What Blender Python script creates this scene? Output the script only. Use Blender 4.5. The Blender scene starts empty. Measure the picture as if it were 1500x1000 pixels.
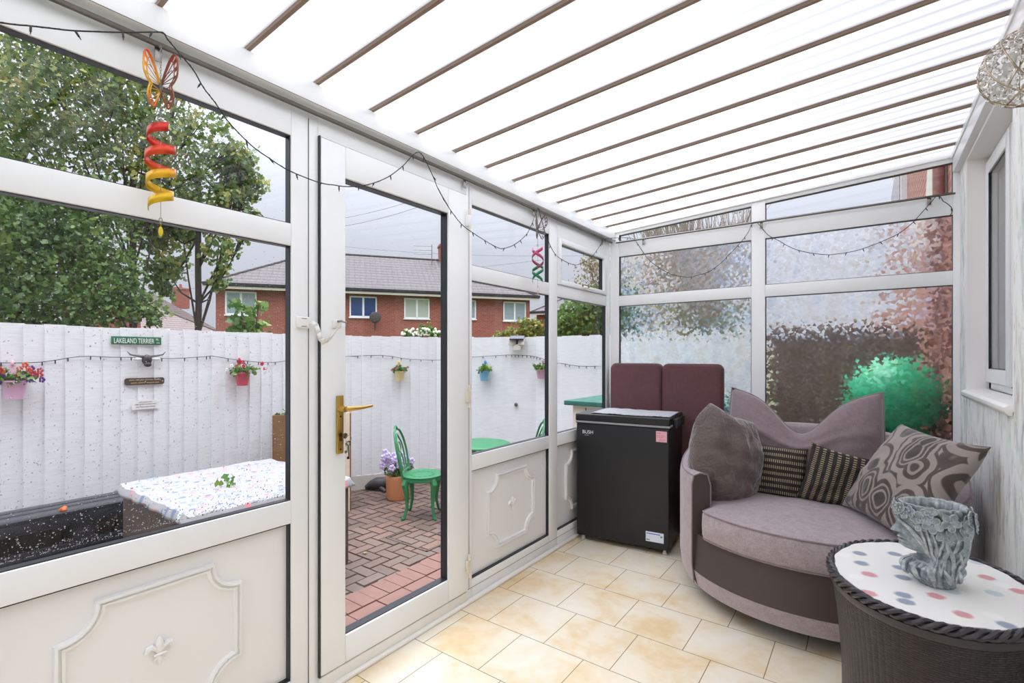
import bpy, bmesh, math, random
from mathutils import Vector, Matrix, noise
import numpy as np
R_ = random.Random(7)
C = bpy.context.scene.collection
PI = math.pi
sin, cos = math.sin, math.cos

# ------------------------------------------------------------------ camera maths (for far things)
FPX, YAW, HCAM, XCAM, HOR = 718.4, math.radians(35.94), 1.26, 1.66, 521.1
SN, CN = sin(YAW), cos(YAW)
def W(px, py, depth):
    """world point seen at a pixel of the photograph, at a given distance in metres"""
    u = (px - 750) / FPX; v = -(py - HOR) / FPX
    return Vector((XCAM + depth * (-SN + CN * u), depth * (CN + SN * u), HCAM + depth * v))

# ------------------------------------------------------------------ mesh helper
class MB:
    def __init__(s): s.v = []; s.f = []; s.m = []
    def add(s, vs, fs, mi=0):
        n = len(s.v); s.v += [tuple(p) for p in vs]
        for f in fs: s.f.append([i + n for i in f]); s.m.append(mi)
        return s
    def box(s, x0, x1, y0, y1, z0, z1, mi=0):
        return s.add([(x0,y0,z0),(x1,y0,z0),(x1,y1,z0),(x0,y1,z0),(x0,y0,z1),(x1,y0,z1),(x1,y1,z1),(x0,y1,z1)],
            [(0,3,2,1),(4,5,6,7),(0,1,5,4),(1,2,6,5),(2,3,7,6),(3,0,4,7)], mi)
    def obox(s, c, ax, ay, az, mi=0):
        """oriented box: centre and three half-axis vectors"""
        c = Vector(c); ax = Vector(ax); ay = Vector(ay); az = Vector(az)
        vs = [c + a*ax + b*ay + d*az for d in (-1,1) for a,b in ((-1,-1),(1,-1),(1,1),(-1,1))]
        return s.add(vs, [(0,3,2,1),(4,5,6,7),(0,1,5,4),(1,2,6,5),(2,3,7,6),(3,0,4,7)], mi)
    def prism(s, poly, d, mi=0):
        """poly: list of 3-D points in a plane, extruded by the vector d"""
        n = len(poly); d = Vector(d)
        vs = [Vector(p) for p in poly] + [Vector(p) + d for p in poly]
        fs = [list(range(n))[::-1], list(range(n, 2*n))] + [(i, (i+1) % n, n + (i+1) % n, n + i) for i in range(n)]
        return s.add(vs, fs, mi)
    def tube(s, pts, r, k=6, mi=0, caps=True, closed=False):
        pts = [Vector(p) for p in pts]; n = len(pts)
        rr = r if isinstance(r, (list, tuple)) else [r] * n
        vs = []; up = None
        for i, p in enumerate(pts):
            a = pts[(i-1) % n] if (i > 0 or closed) else p
            b = pts[(i+1) % n] if (i < n-1 or closed) else p
            t = (b - a)
            if t.length < 1e-9: t = Vector((0,0,1))
            t.normalize()
            if up is None:
                up = Vector((0,0,1)) if abs(t.z) < .9 else Vector((1,0,0))
            e = up - t * up.dot(t)
            if e.length < 1e-6:
                e = Vector((1,0,0)) - t * t.x
            e.normalize(); up = e; g = t.cross(e)
            for j in range(k):
                an = 2*PI*j/k
                vs.append(p + (e*cos(an) + g*sin(an)) * rr[i])
        fs = []
        m = n if closed else n-1
        for i in range(m):
            for j in range(k):
                a = i*k + j; b = i*k + (j+1) % k; c = ((i+1) % n)*k + (j+1) % k; d = ((i+1) % n)*k + j
                fs.append((a,b,c,d))
        if caps and not closed:
            fs.append(tuple(range(k))[::-1]); fs.append(tuple(range((n-1)*k, n*k)))
        return s.add(vs, fs, mi)
    def lathe(s, prof, k=32, c=(0,0,0), sx=1, sy=1, mi=0, caps=True):
        n = len(prof); vs = []
        for r, z in prof:
            for j in range(k):
                a = 2*PI*j/k; vs.append((c[0]+r*cos(a)*sx, c[1]+r*sin(a)*sy, c[2]+z))
        fs = [(i*k+j, i*k+(j+1) % k, (i+1)*k+(j+1) % k, (i+1)*k+j) for i in range(n-1) for j in range(k)]
        if caps:
            fs.append(tuple(range(k))[::-1]); fs.append(tuple(range((n-1)*k, n*k)))
        return s.add(vs, fs, mi)
    def ball(s, c, rx, ry=None, rz=None, k=12, h=8, mi=0, rot=None):
        ry = ry or rx; rz = rz or rx; vs = []
        for i in range(h+1):
            ph = PI*i/h
            for j in range(k):
                a = 2*PI*j/k
                p = Vector((rx*sin(ph)*cos(a), ry*sin(ph)*sin(a), -rz*cos(ph)))
                if rot: p = rot @ p
                vs.append(Vector(c) + p)
        fs = [(i*k+j, i*k+(j+1) % k, (i+1)*k+(j+1) % k, (i+1)*k+j) for i in range(h) for j in range(k)]
        return s.add(vs, fs, mi)
    def grid(s, fn, nu, nv, mi=0, closeu=False):
        vs = [fn(i/nu, j/nv) for j in range(nv+1) for i in range(nu+1)]
        fs = [(j*(nu+1)+i, j*(nu+1)+i+1, (j+1)*(nu+1)+i+1, (j+1)*(nu+1)+i) for j in range(nv) for i in range(nu)]
        return s.add(vs, fs, mi)
    def build(s, name, mat, parent=None, smooth=False, bevel=0, seg=2, origin=None, local=False, weld=False, angle=None):
        me = bpy.data.meshes.new(name)
        if origin is None and parent is None:
            a = np.array(s.v); lo = a.min(0); hi = a.max(0); origin = ((lo[0]+hi[0])/2, (lo[1]+hi[1])/2, lo[2])
        if parent is not None:
            off = Vector((0,0,0)) if local else wloc(parent)
        else:
            off = Vector(origin)
        vs = [(p[0]-off[0], p[1]-off[1], p[2]-off[2]) for p in s.v]
        me.from_pydata(vs, [], s.f)
        mats = mat if isinstance(mat, (list, tuple)) else [mat]
        for m in mats: me.materials.append(m)
        if len(mats) > 1: me.polygons.foreach_set('material_index', s.m)
        bm = bmesh.new(); bm.from_mesh(me)
        if weld: bmesh.ops.remove_doubles(bm, verts=bm.verts, dist=1e-5)
        if bevel:
            es = [e for e in bm.edges if len(e.link_faces) == 2 and e.calc_face_angle(0) > .5]
            bmesh.ops.bevel(bm, geom=es, offset=bevel, segments=seg, profile=.5, affect='EDGES', clamp_overlap=True)
        if len(bm.faces) < 60000: bmesh.ops.recalc_face_normals(bm, faces=bm.faces)
        if smooth or bevel:
            for f in bm.faces: f.smooth = True
        bm.to_mesh(me); bm.free()
        if smooth or bevel:
            try: me.set_sharp_from_angle(angle=angle or math.radians(35))
            except Exception: pass
        o = bpy.data.objects.new(name, me); C.objects.link(o)
        if parent is not None: o.parent = parent
        else: o.location = off
        return o

_wl = {}
def wloc(o):
    p = Vector((0,0,0))
    while o is not None:
        p = p + Vector(o.location); o = o.parent
    return p
def empty(name, loc, rot=(0,0,0), parent=None):
    o = bpy.data.objects.new(name, None); C.objects.link(o); o.location = loc; o.rotation_euler = rot
    o.empty_display_size = .1
    if parent: o.parent = parent
    return o
def tag(o, label=None, cat=None, group=None, kind=None):
    if label: o['label'] = label
    if cat: o['category'] = cat
    if group: o['group'] = group
    if kind: o['kind'] = kind
    return o
def struct(o): o['kind'] = 'structure'; return o
def tree_copy(o, loc=None, parent=None):
    c = o.copy(); C.objects.link(c)
    if parent is not None: c.parent = parent
    if loc is not None: c.location = loc
    for ch in list(o.children): tree_copy(ch, None, c)
    return c

# ------------------------------------------------------------------ materials
def lin(c):
    return tuple((x/255/12.92 if x/255 <= .04045 else ((x/255+.055)/1.055)**2.4) for x in c) + (1,)
def newmat(name):
    m = bpy.data.materials.new(name); m.use_nodes = True
    nt = m.node_tree; nt.nodes.clear()
    out = nt.nodes.new('ShaderNodeOutputMaterial')
    return m, nt, out
def N(nt, t, **kw):
    n = nt.nodes.new(t)
    for k, v in kw.items():
        if k.startswith('i_'):
            n.inputs[k[2:].replace('_', ' ')].default_value = v
        else: setattr(n, k, v)
    return n
def L(nt, a, b): nt.links.new(a, b)
def coords(nt, kind='Object', scale=(1,1,1), rot=(0,0,0), loc=(0,0,0)):
    tc = N(nt, 'ShaderNodeTexCoord'); mp = N(nt, 'ShaderNodeMapping')
    mp.inputs['Scale'].default_value = scale; mp.inputs['Rotation'].default_value = rot; mp.inputs['Location'].default_value = loc
    L(nt, tc.outputs[kind], mp.inputs['Vector']); return mp.outputs['Vector']
def geo_pos(nt, scale=(1,1,1), loc=(0,0,0), rot=(0,0,0)):
    g = N(nt, 'ShaderNodeNewGeometry'); mp = N(nt, 'ShaderNodeMapping')
    mp.inputs['Scale'].default_value = scale; mp.inputs['Location'].default_value = loc; mp.inputs['Rotation'].default_value = rot
    L(nt, g.outputs['Position'], mp.inputs['Vector']); return mp.outputs['Vector']
def math_(nt, op, a, b=None, c=None):
    n = N(nt, 'ShaderNodeMath', operation=op)
    for i, x in enumerate((a, b, c)):
        if x is None: continue
        if isinstance(x, (int, float)): n.inputs[i].default_value = x
        else: L(nt, x, n.inputs[i])
    return n.outputs[0]
def ramp(nt, fac, stops, interp='LINEAR'):
    r = N(nt, 'ShaderNodeValToRGB'); r.color_ramp.interpolation = interp
    el = r.color_ramp.elements
    while len(el) < len(stops): el.new(.5)
    for e, (p, c) in zip(el, stops): e.position = p; e.color = c if len(c) == 4 else lin(c)
    L(nt, fac, r.inputs['Fac']); return r.outputs['Color']
def mix(nt, fac, a, b, mode='MIX'):
    n = N(nt, 'ShaderNodeMix', data_type='RGBA', blend_type=mode)
    for i, x in ((0, fac), (6, a), (7, b)):
        if isinstance(x, (int, float)): n.inputs[i].default_value = x
        elif isinstance(x, tuple): n.inputs[i].default_value = x if len(x) == 4 else lin(x)
        else: L(nt, x, n.inputs[i])
    return n.outputs[2]
def noise_(nt, vec, scale, detail=3, rough=.5, out='Fac', dist=0):
    n = N(nt, 'ShaderNodeTexNoise'); n.inputs['Scale'].default_value = scale
    n.inputs['Detail'].default_value = detail; n.inputs['Roughness'].default_value = rough; n.inputs['Distortion'].default_value = dist
    L(nt, vec, n.inputs['Vector']); return n.outputs[out]
def bump(nt, h, strength=.3, dist=.01, normal=None):
    b = N(nt, 'ShaderNodeBump'); b.inputs['Strength'].default_value = strength; b.inputs['Distance'].default_value = dist
    L(nt, h, b.inputs['Height'])
    if normal: L(nt, normal, b.inputs['Normal'])
    return b.outputs['Normal']
def pbsdf(nt, out, col=None, rough=.5, metal=0, normal=None, **kw):
    p = N(nt, 'ShaderNodeBsdfPrincipled')
    if isinstance(col, tuple): p.inputs['Base Color'].default_value = col if len(col) == 4 else lin(col)
    elif col is not None: L(nt, col, p.inputs['Base Color'])
    if isinstance(rough, (int, float)): p.inputs['Roughness'].default_value = rough
    else: L(nt, rough, p.inputs['Roughness'])
    p.inputs['Metallic'].default_value = metal
    for k, v in kw.items(): p.inputs[k.replace('_', ' ')].default_value = v
    if normal: L(nt, normal, p.inputs['Normal'])
    L(nt, p.outputs[0], out.inputs['Surface']); return p
def simple(name, col, rough=.5, metal=0, var=.06, vscale=12, bmp=0, bscale=60, **kw):
    m, nt, out = newmat(name)
    v = coords(nt)
    c0 = lin(col); a = tuple(x*(1-var) for x in c0[:3])+(1,); b = tuple(min(1, x*(1+var)) for x in c0[:3])+(1,)
    c = mix(nt, noise_(nt, v, vscale), a, b)
    nrm = bump(nt, noise_(nt, v, bscale, 4), bmp, .004) if bmp else None
    pbsdf(nt, out, c, rough, metal, nrm, **kw); return m
SKY_S, SKY_Z, EXPOSURE = .78, 11.0, 0.27
# ------------------------------------------------------------------ room materials
M = {}
M['upvc'] = simple('white_upvc', (238,240,241), .32, var=.015, vscale=3)
M['upvc_panel'] = simple('white_upvc_panel', (236,236,235), .4, var=.015, vscale=3)
M['gasket'] = simple('dark_gasket', (32,34,40), .35, var=.1)
M['seam'] = simple('seam_shadow_gap', (96,92,88), .7)
M['brass'] = simple('brushed_brass', (196,160,84), .33, 1.0, var=.05, vscale=40)
M['steel'] = simple('dull_steel', (150,146,140), .35, 1.0)
M['rail'] = simple('brown_grey_rail', (96,90,82), .4, .5)
M['cream_plastic'] = simple('cream_plastic', (225,218,200), .4)
M['white_plastic'] = simple('white_plastic', (236,234,230), .35)
M['black_wire'] = simple('black_cable', (30,30,30), .5)
M['black'] = simple('black_plastic', (22,22,24), .4)
M['glaze_bar'] = simple('grey_brown_glazing_bar', (140,120,104), .6, var=.15, vscale=5)
M['ground_trim'] = simple('weathered_white_trim', (236,234,228), .5, var=.05, vscale=8)

def clear_glass(name, tint=(241,241,242)):
    m, nt, out = newmat(name)
    t = N(nt, 'ShaderNodeBsdfTransparent'); t.inputs[0].default_value = lin(tint)
    g = N(nt, 'ShaderNodeBsdfGlossy'); g.inputs['Roughness'].default_value = .01
    fr = N(nt, 'ShaderNodeLayerWeight'); fr.inputs['Blend'].default_value = .5
    fc = math_(nt, 'ADD', .02, math_(nt, 'MULTIPLY', math_(nt, 'POWER', fr.outputs['Facing'], 5), .6))
    mx = N(nt, 'ShaderNodeMixShader'); L(nt, fc, mx.inputs[0]); L(nt, t.outputs[0], mx.inputs[1]); L(nt, g.outputs[0], mx.inputs[2])
    L(nt, mx.outputs[0], out.inputs['Surface']); return m
M['glass'] = clear_glass('clear_glass')

def mosaic_glass():
    m, nt, out = newmat('mosaic_film_glass')
    pos = geo_pos(nt, (1,1,1))
    wob = noise_(nt, pos, 30, 2, out='Color')
    va = N(nt, 'ShaderNodeVectorMath', operation='MULTIPLY_ADD'); L(nt, wob, va.inputs[0]); va.inputs[1].default_value = (.02,.02,.02); L(nt, pos, va.inputs[2])
    vo = N(nt, 'ShaderNodeTexVoronoi', feature='F1'); vo.inputs['Scale'].default_value = 62; vo.inputs['Randomness'].default_value = 1
    L(nt, va.outputs[0], vo.inputs['Vector'])
    sub = N(nt, 'ShaderNodeVectorMath', operation='SUBTRACT'); L(nt, vo.outputs['Color'], sub.inputs[0]); sub.inputs[1].default_value = (.5,.5,.5)
    g = N(nt, 'ShaderNodeNewGeometry')
    ma = N(nt, 'ShaderNodeVectorMath', operation='MULTIPLY_ADD'); L(nt, sub.outputs[0], ma.inputs[0]); ma.inputs[1].default_value = (.25,.25,.25); L(nt, g.outputs['Normal'], ma.inputs[2])
    nm = N(nt, 'ShaderNodeVectorMath', operation='NORMALIZE'); L(nt, ma.outputs[0], nm.inputs[0])
    shade = ramp(nt, noise_(nt, vo.outputs['Position'], 9, 2), [(.30,(214,218,226)),(.5,(240,240,242)),(.7,(226,222,216))])
    csep = N(nt, 'ShaderNodeSeparateColor'); L(nt, vo.outputs['Color'], csep.inputs[0])
    shade = mix(nt, math_(nt, 'MULTIPLY', csep.outputs[1], .30), shade, (186,188,196))
    prev = None
    for col, ior in (((.98,0,0,1), 1.42), ((0,.98,0,1), 1.46), ((0,0,.99,1), 1.505)):
        r = N(nt, 'ShaderNodeBsdfRefraction', distribution='GGX'); r.inputs['Color'].default_value = col; r.inputs['Roughness'].default_value = .19; r.inputs['IOR'].default_value = ior
        L(nt, mix(nt, 1.0, shade, col, 'MULTIPLY'), r.inputs['Color'])
        L(nt, nm.outputs[0], r.inputs['Normal'])
        if prev is None: prev = r.outputs[0]
        else:
            a = N(nt, 'ShaderNodeAddShader'); L(nt, prev, a.inputs[0]); L(nt, r.outputs[0], a.inputs[1]); prev = a.outputs[0]
    gl = N(nt, 'ShaderNodeBsdfGlossy'); gl.inputs['Roughness'].default_value = .15; L(nt, nm.outputs[0], gl.inputs['Normal'])
    mx = N(nt, 'ShaderNodeMixShader'); mx.inputs[0].default_value = .05; L(nt, prev, mx.inputs[1]); L(nt, gl.outputs[0], mx.inputs[2])
    L(nt, mx.outputs[0], out.inputs['Surface']); return m
M['mosaic'] = mosaic_glass()
def plain_refr():
    m, nt, out = newmat('pane_outer_face')
    r = N(nt, 'ShaderNodeBsdfRefraction'); r.inputs['IOR'].default_value = 1.46; r.inputs['Roughness'].default_value = .02
    L(nt, r.outputs[0], out.inputs['Surface']); return m
M['pane_back'] = plain_refr()

def opal_sheet():
    m, nt, out = newmat('opal_polycarbonate')
    g = N(nt, 'ShaderNodeNewGeometry'); sp = N(nt, 'ShaderNodeSeparateXYZ'); L(nt, g.outputs['Position'], sp.inputs[0])
    # internal webs and soft profile shading, put into the colour as bands, one sheet every .2445 m
    y = math_(nt, 'FRACT', math_(nt, 'DIVIDE', math_(nt, 'SUBTRACT', sp.outputs['Y'], .535 - .2445*8), .2445))
    band = ramp(nt, y, [(0,(135,126,120)),(.07,(186,178,174)),(.14,(240,235,232)),(.26,(240,236,234)),(.33,(166,166,170)),(.38,(168,169,173)),(.46,(240,237,236)),(.58,(240,238,237)),(.655,(164,166,170)),(.71,(168,170,174)),(.80,(200,200,204)),(.92,(178,179,183)),(1,(135,126,120))])
    d = noise_(nt, geo_pos(nt, (.6,2.5,1)), 3, 4)
    col = mix(nt, math_(nt, 'MULTIPLY', d, .06), band, (200,205,212))
    t = N(nt, 'ShaderNodeBsdfTranslucent'); L(nt, col, t.inputs['Color'])
    df = N(nt, 'ShaderNodeBsdfDiffuse'); L(nt, col, df.inputs['Color'])
    mx = N(nt, 'ShaderNodeMixShader'); mx.inputs[0].default_value = .16; L(nt, t.outputs[0], mx.inputs[1]); L(nt, df.outputs[0], mx.inputs[2])
    L(nt, mx.outputs[0], out.inputs['Surface']); return m
M['opal'] = opal_sheet()

def floor_mat():
    m, nt, out = newmat('cream_floor_tiles')
    v = geo_pos(nt, (1,1,1), (-.196+.3125*8, -1.515+.3065*20, 0))
    b = N(nt, 'ShaderNodeTexBrick'); b.offset = .37; b.offset_frequency = 2; b.squash = 1
    for k, val in (('Scale',1),('Mortar Size',.0017),('Mortar Smooth',.1),('Bias',0),('Brick Width',.3125),('Row Height',.3065)): b.inputs[k].default_value = val
    b.inputs['Color1'].default_value = (0,0,0,1); b.inputs['Color2'].default_value = (1,1,1,1); b.inputs['Mortar'].default_value = (.5,.5,.5,1)
    L(nt, v, b.inputs['Vector'])
    p = geo_pos(nt)
    n1 = noise_(nt, p, 3.6, 4, .55, dist=.6); n2 = noise_(nt, p, 18, 4, .6)
    s = math_(nt, 'ADD', math_(nt, 'MULTIPLY', n1, .85), math_(nt, 'ADD', math_(nt, 'MULTIPLY', n2, .22), math_(nt, 'MULTIPLY', b.outputs['Color'], .09)))
    c = ramp(nt, s, [(.40,(240,233,218)),(.56,(237,224,200)),(.68,(232,209,170)),(.84,(220,186,136))])
    c = mix(nt, b.outputs['Fac'], c, (132,114,90))
    h = math_(nt, 'SUBTRACT', 1, b.outputs['Fac'])
    nr = bump(nt, h, .25, .003); nr = bump(nt, n2, .06, .004, nr)
    pbsdf(nt, out, c, .22, 0, nr); return m
M['tiles'] = floor_mat()

def wallpaper():
    m, nt, out = newmat('marbled_wallpaper')
    p = geo_pos(nt)
    ps = geo_pos(nt, (6,6,1.1)); 
    n1 = noise_(nt, ps, 2.2, 6, .62, dist=.6); n2 = noise_(nt, geo_pos(nt, (9,9,2.6), (3,1,2)), 2.2, 5, .65, dist=.4)
    n3 = noise_(nt, geo_pos(nt, (2,2,1), (7,2,0)), 2.5, 2)
    c = ramp(nt, n1, [(.30,(218,228,224)),(.45,(243,246,243)),(.60,(247,248,246)),(.75,(226,236,236))])
    k = ramp(nt, n2, [(.50,(0,0,0)),(.60,(150,150,150)),(.72,(230,230,230))])
    c = mix(nt, k, c, (112,128,124))
    n4 = noise_(nt, geo_pos(nt, (9,9,4), (1,8,3)), 3, 4, .6)
    c = mix(nt, ramp(nt, n4, [(.60,(0,0,0)),(.68,(190,190,190))]), c, (206,160,156))
    n5 = noise_(nt, geo_pos(nt, (12,12,2.6), (4,4,4)), 2, 4, .6)
    c = mix(nt, ramp(nt, n5, [(.56,(0,0,0)),(.66,(170,170,170))]), c, (186,180,136))
    pbsdf(nt, out, c, .55, 0, bump(nt, n2, .15, .002)); return m
M['wallpaper'] = wallpaper()
M['plaster'] = simple('white_plaster', (242,240,238), .7, var=.02, vscale=4)
M['curtain'] = simple('pale_grey_curtain', (196,199,196), .8, var=.04, vscale=20)

# ------------------------------------------------------------------ room shell
YB = 3.62; XR = 2.07; YN = -.95
def zr(x): return 2.243 + .066*x
fl = MB().box(-.07, XR+.2, YN, YB+.1, -.12, 0).build('floor', M['tiles']); struct(fl)

# left wall framework: front face at x=0
LEFT_OPEN = []   # y0,y1,z0,z1
ZP = (.102,.664); ZW = (.745,1.652); ZT = (1.731,2.045)
BAYS = [(-.80,.055),(.16,.952)]
fw = MB()
D0, D1 = -.034, 0.0
def mem(y0,y1,z0,z1): fw.box(D0,D1,y0,y1,z0,z1)
posts = [(YN,-.80),(.055,.16),(.952,1.018),(2.701,2.801),(3.549,3.62)]
for a,b in posts: mem(a,b,0,2.165)
for a,b in BAYS + [(1.937,2.701),(2.801,3.549)]:
    for z0,z1 in ((0,ZP[0]),(ZP[1],ZW[0]),(ZW[1],ZT[0]),(ZT[1],2.165)): mem(a,b,z0,z1)
mem(1.890,1.937,0,2.165)
mem(1.018,1.058,0,2.165); mem(1.058,1.890,0,.06); mem(1.058,1.890,2.082,2.165)
wall_left = fw.build('wall_left', M['upvc'], bevel=.003, seg=2, origin=(0,0,0)); struct(wall_left)
# seams between frame sections
sm = MB()
for y in (1.018, 1.912): sm.box(-.001,.0012,y-.0012,y+.0012,.06,2.13)
sm.box(-.001,.0012,1.06,3.6,.0605,.0620)
sm.build('frame_seam', M['seam'], wall_left)

def panel_left(y0,y1,z0,z1, parent, cy=None, my=None):
    """moulded infill panel with an indented-corner moulding and a lily emblem"""
    p = MB().box(-.033,-.024,y0,y1,z0,z1).build('infill_panel', M['upvc_panel'], parent)
    g = MB()
    for b in ((y0,y0+.004,z0,z1),(y1-.006,y1,z0,z1),(y0,y1,z0,z0+.006),(y0,y1,z1-.004,z1)): g.box(-.032,-.006,*b)
    g.build('panel_gasket', M['gasket'], p)
    cy = (y0+y1)/2; zc = (z0+z1)/2 + .012
    hy = (y1-y0)/2 * .557; 
    if my: hy = my
    hz = .195; r = .083
    pts = []
    for sy, sz in ((1,1),(1,-1),(-1,-1),(-1,1)):
        cyy, czz = cy + sy*hy, zc + sz*hz
        arc = []
        for i in range(9):
            a = PI/2*i/8
            arc.append((cyy - sy*r*cos(a), czz - sz*r*sin(a)))
        e0 = [(cyy - sy*(r+.0), czz + sz*.0)]
        if (sy,sz) in ((1,1),(-1,-1)): seq = arc
        else: seq = arc[::-1]
        pts += seq
    def off(pl, d):
        n = len(pl); out = []
        for i in range(n):
            a = Vector(pl[i-1]); b = Vector(pl[i]); c = Vector(pl[(i+1) % n])
            t1 = (b-a).normalized(); t2 = (c-b).normalized()
            n1 = Vector((-t1.y,t1.x)); n2 = Vector((-t2.y,t2.x)); nn = (n1+n2)
            if nn.length < 1e-6: nn = n1
            nn.normalize(); k = 1/max(.45, nn.dot(n1)); out.append(b + nn*d*k)
        return out
    mb = MB()
    prof = [(-.013,0),(-.011,.007),(-.004,.0085),(-.002,.004),(.002,.004),(.004,.0105),(.011,.009),(.013,0)]
    loops = [[(-.024+h*1.5, q.x, q.y) for q in off(pts, d)] for d, h in prof]
    n = len(pts); vs = [p_ for l_ in loops for p_ in l_]
    fs = [(k*n+i, k*n+(i+1) % n, (k+1)*n+(i+1) % n, (k+1)*n+i) for k in range(len(prof)-1) for i in range(n)]
    mb.add(vs, fs); mb.build('moulding', M['upvc_panel'], p, smooth=True)
    f = MB(); X = -.022
    def petal(pth, rs): f.tube([(X+.004, cy+a, zc+b) for a,b in pth], rs, 8)
    petal([(0,-.002),(0,.012),(0,.026),(0,.040),(0,.047)], [.004,.010,.011,.006,.001])
    for s in (-1,1):
        petal([(s*.003,-.002),(s*.010,.012),(s*.020,.020),(s*.028,.018),(s*.033,.008),(s*.031,.001)], [.003,.006,.008,.008,.006,.002])
        petal([(s*.002,-.006),(s*.008,-.016),(s*.014,-.022)], [.004,.005,.002])
    petal([(0,-.006),(0,-.020),(0,-.034),(0,-.040)], [.004,.008,.005,.001])
    f.tube([(X+.008, cy-.015, zc-.006),(X+.010, cy, zc-.004),(X+.008, cy+.015, zc-.006)], .004, 8)
    f.build('lily_emblem', M['upvc_panel'], p, smooth=True)
    return p
panel_left(.162,.952,*ZP, wall_left)
panel_left(-.80,.053,*ZP, wall_left)
panel_left(1.937,2.701,*ZP, wall_left, my=.222)
panel_left(2.801,3.549,*ZP, wall_left, my=.222)

WN = [0]
def window(ax, a0,a1,z0,z1, glassmat=None, label=None, depth=0, base=0.0, x0=None, topz=None):
    """dark glazing rebate and pane of one light; ax 'x': wall at x=base facing +x, ax 'y': wall at y=base facing -y"""
    WN[0] += 1
    ring = MB(); t = .003; zt = topz or (lambda a: z1)
    def P(a, d, z): return (base - d, a, z) if ax == 'x' else (a, base + d, z)
    def bar(a, b, za, zb, ta=None, tb=None):
        # bar from a..b horizontally and za..zb ; supports sloping tops
        A = [P(a,.006,za), P(b,.006,tb if tb is not None and ta is not None and za == zb else za)]
        q = [P(a,.006,za),P(b,.006,za),P(b,.006,zb),P(a,.006,zb)]
        d = Vector(P(0,.034,0)) - Vector(P(0,.006,0)); ring.prism(q, d)
    bar(a0,a0+t,z0,zt(a0)); bar(a1-t,a1,z0,zt(a1)); bar(a0,a1,z0,z0+t)
    q = [P(a0,.006,zt(a0)-t),P(a1,.006,zt(a1)-t),P(a1,.006,zt(a1)),P(a0,.006,zt(a0))]
    ring.prism(q, Vector(P(0,.034,0)) - Vector(P(0,.006,0)))
    o = ring.build('window_%d' % WN[0], M['gasket'], origin=P((a0+a1)/2, .03, z0)); struct(o)
    e = .0015
    q0 = [(a0+e,z0+e),(a1-e,z0+e),(a1-e,zt(a1)-e),(a0+e,zt(a0)-e)]
    d0 = .026; d1 = .031
    vs = [P(a,d0,z) for a,z in q0] + [P(a,d1,z) for a,z in q0]
    pb = MB(); pb.add(vs, [(0,1,2,3)], 0); pb.add(vs, [(7,6,5,4),(0,4,5,1),(1,5,6,2),(2,6,7,3),(3,7,4,0)], 1)
    if glassmat is None: pb = MB().add(vs, [(0,1,2,3),(7,6,5,4),(0,4,5,1),(1,5,6,2),(2,6,7,3),(3,7,4,0)]); p = pb.build('pane', M['glass'], o)
    else: p = pb.build('pane', [M['mosaic'], M['pane_back']], o, weld=True)
    return o
for a,b in BAYS + [(1.937,2.701)]:
    window('x', a,b,*ZW); window('x', a,b,*ZT)
window('x', 2.801,3.549,*ZW)
# opening sash above the last lower light
o = window('x', 2.838,3.492,1.765,2.008)
s = MB()
for b in ((2.803,2.838,1.735,2.042),(3.492,3.547,1.735,2.042),(2.838,3.492,1.735,1.765),(2.838,3.492,2.008,2.042)): s.box(-.034,.014,*b)
s.build('sash', M['upvc'], o, bevel=.004)
h = MB().box(.014,.022,3.13,3.19,1.742,1.758); h.tube([(.028,3.155,1.750),(.034,3.20,1.744),(.034,3.27,1.738)], [.005,.005,.003], 8); h.ball((.024,3.15,1.75),.008)
h.build('sash_handle', M['white_plastic'], o, smooth=True)
st = MB().ball((.026,3.11,1.757),.006).ball((.026,3.20,1.757),.006).build('handle_screw', M['black'], o, smooth=True)

# door
dr = empty('door_1', (0,1.475,.06)); struct(dr)
d = MB(); Y0,Y1,Z0,Z1 = 1.060,1.886,.066,2.074; G = (1.166,1.745,.172,1.952)
for b in ((Y0,G[0],Z0,Z1),(G[1],Y1,Z0,Z1),(G[0],G[1],Z0,G[2]),(G[0],G[1],G[3],Z1)): d.box(-.034,.016,*b)
d.build('door_leaf', M['upvc'], dr, bevel=.005)
g = MB(); t=.004
for b in ((G[0],G[0]+t,G[2],G[3]),(G[1]-t,G[1],G[2],G[3]),(G[0],G[1],G[2],G[2]+t),(G[0],G[1],G[3]-t,G[3])): g.box(-.034,.006,*b)
g.box(-.02,.012,1.0560,1.060,.06,2.08)
g.build('door_gasket', M['gasket'], dr)
MB().box(-.028,-.023,G[0],G[1],G[2],G[3]).build('door_pane', M['glass'], dr)
pl = MB().box(.016,.026,1.121,1.150,.885,1.108).build('handle_plate', M['brass'], dr, bevel=.003)
lv = MB().lathe([(.013,0),(.013,.03),(.011,.034)],20)
lv.v = [(.026+z_,1.1355+x_,1.058+y_) for x_,y_,z_ in lv.v]
lv.tube([(.050,1.1355,1.058),(.058,1.15,1.058),(.060,1.18,1.0575),(.058,1.22,1.058),(.054,1.262,1.061)],[.010,.0095,.008,.0065,.005],10)
lv.build('door_lever', M['brass'], pl, smooth=True)
kc = MB()
for z_ in (1.028,.902):
    kc.tube([(.0262,1.1355,z_),(.0275,1.1355,z_)], .0035, 12)
kc.build('screw_hole', M['black'], pl)
cy_ = MB().tube([(.0262,1.1355,.957),(.030,1.1355,.957)],.0085,16).box(.0262,.029,1.130,1.141,.935,.955)
cy_.build('lock_cylinder', simple('dark_brass',(110,90,60),.4,1.0), pl, smooth=True)
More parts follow.
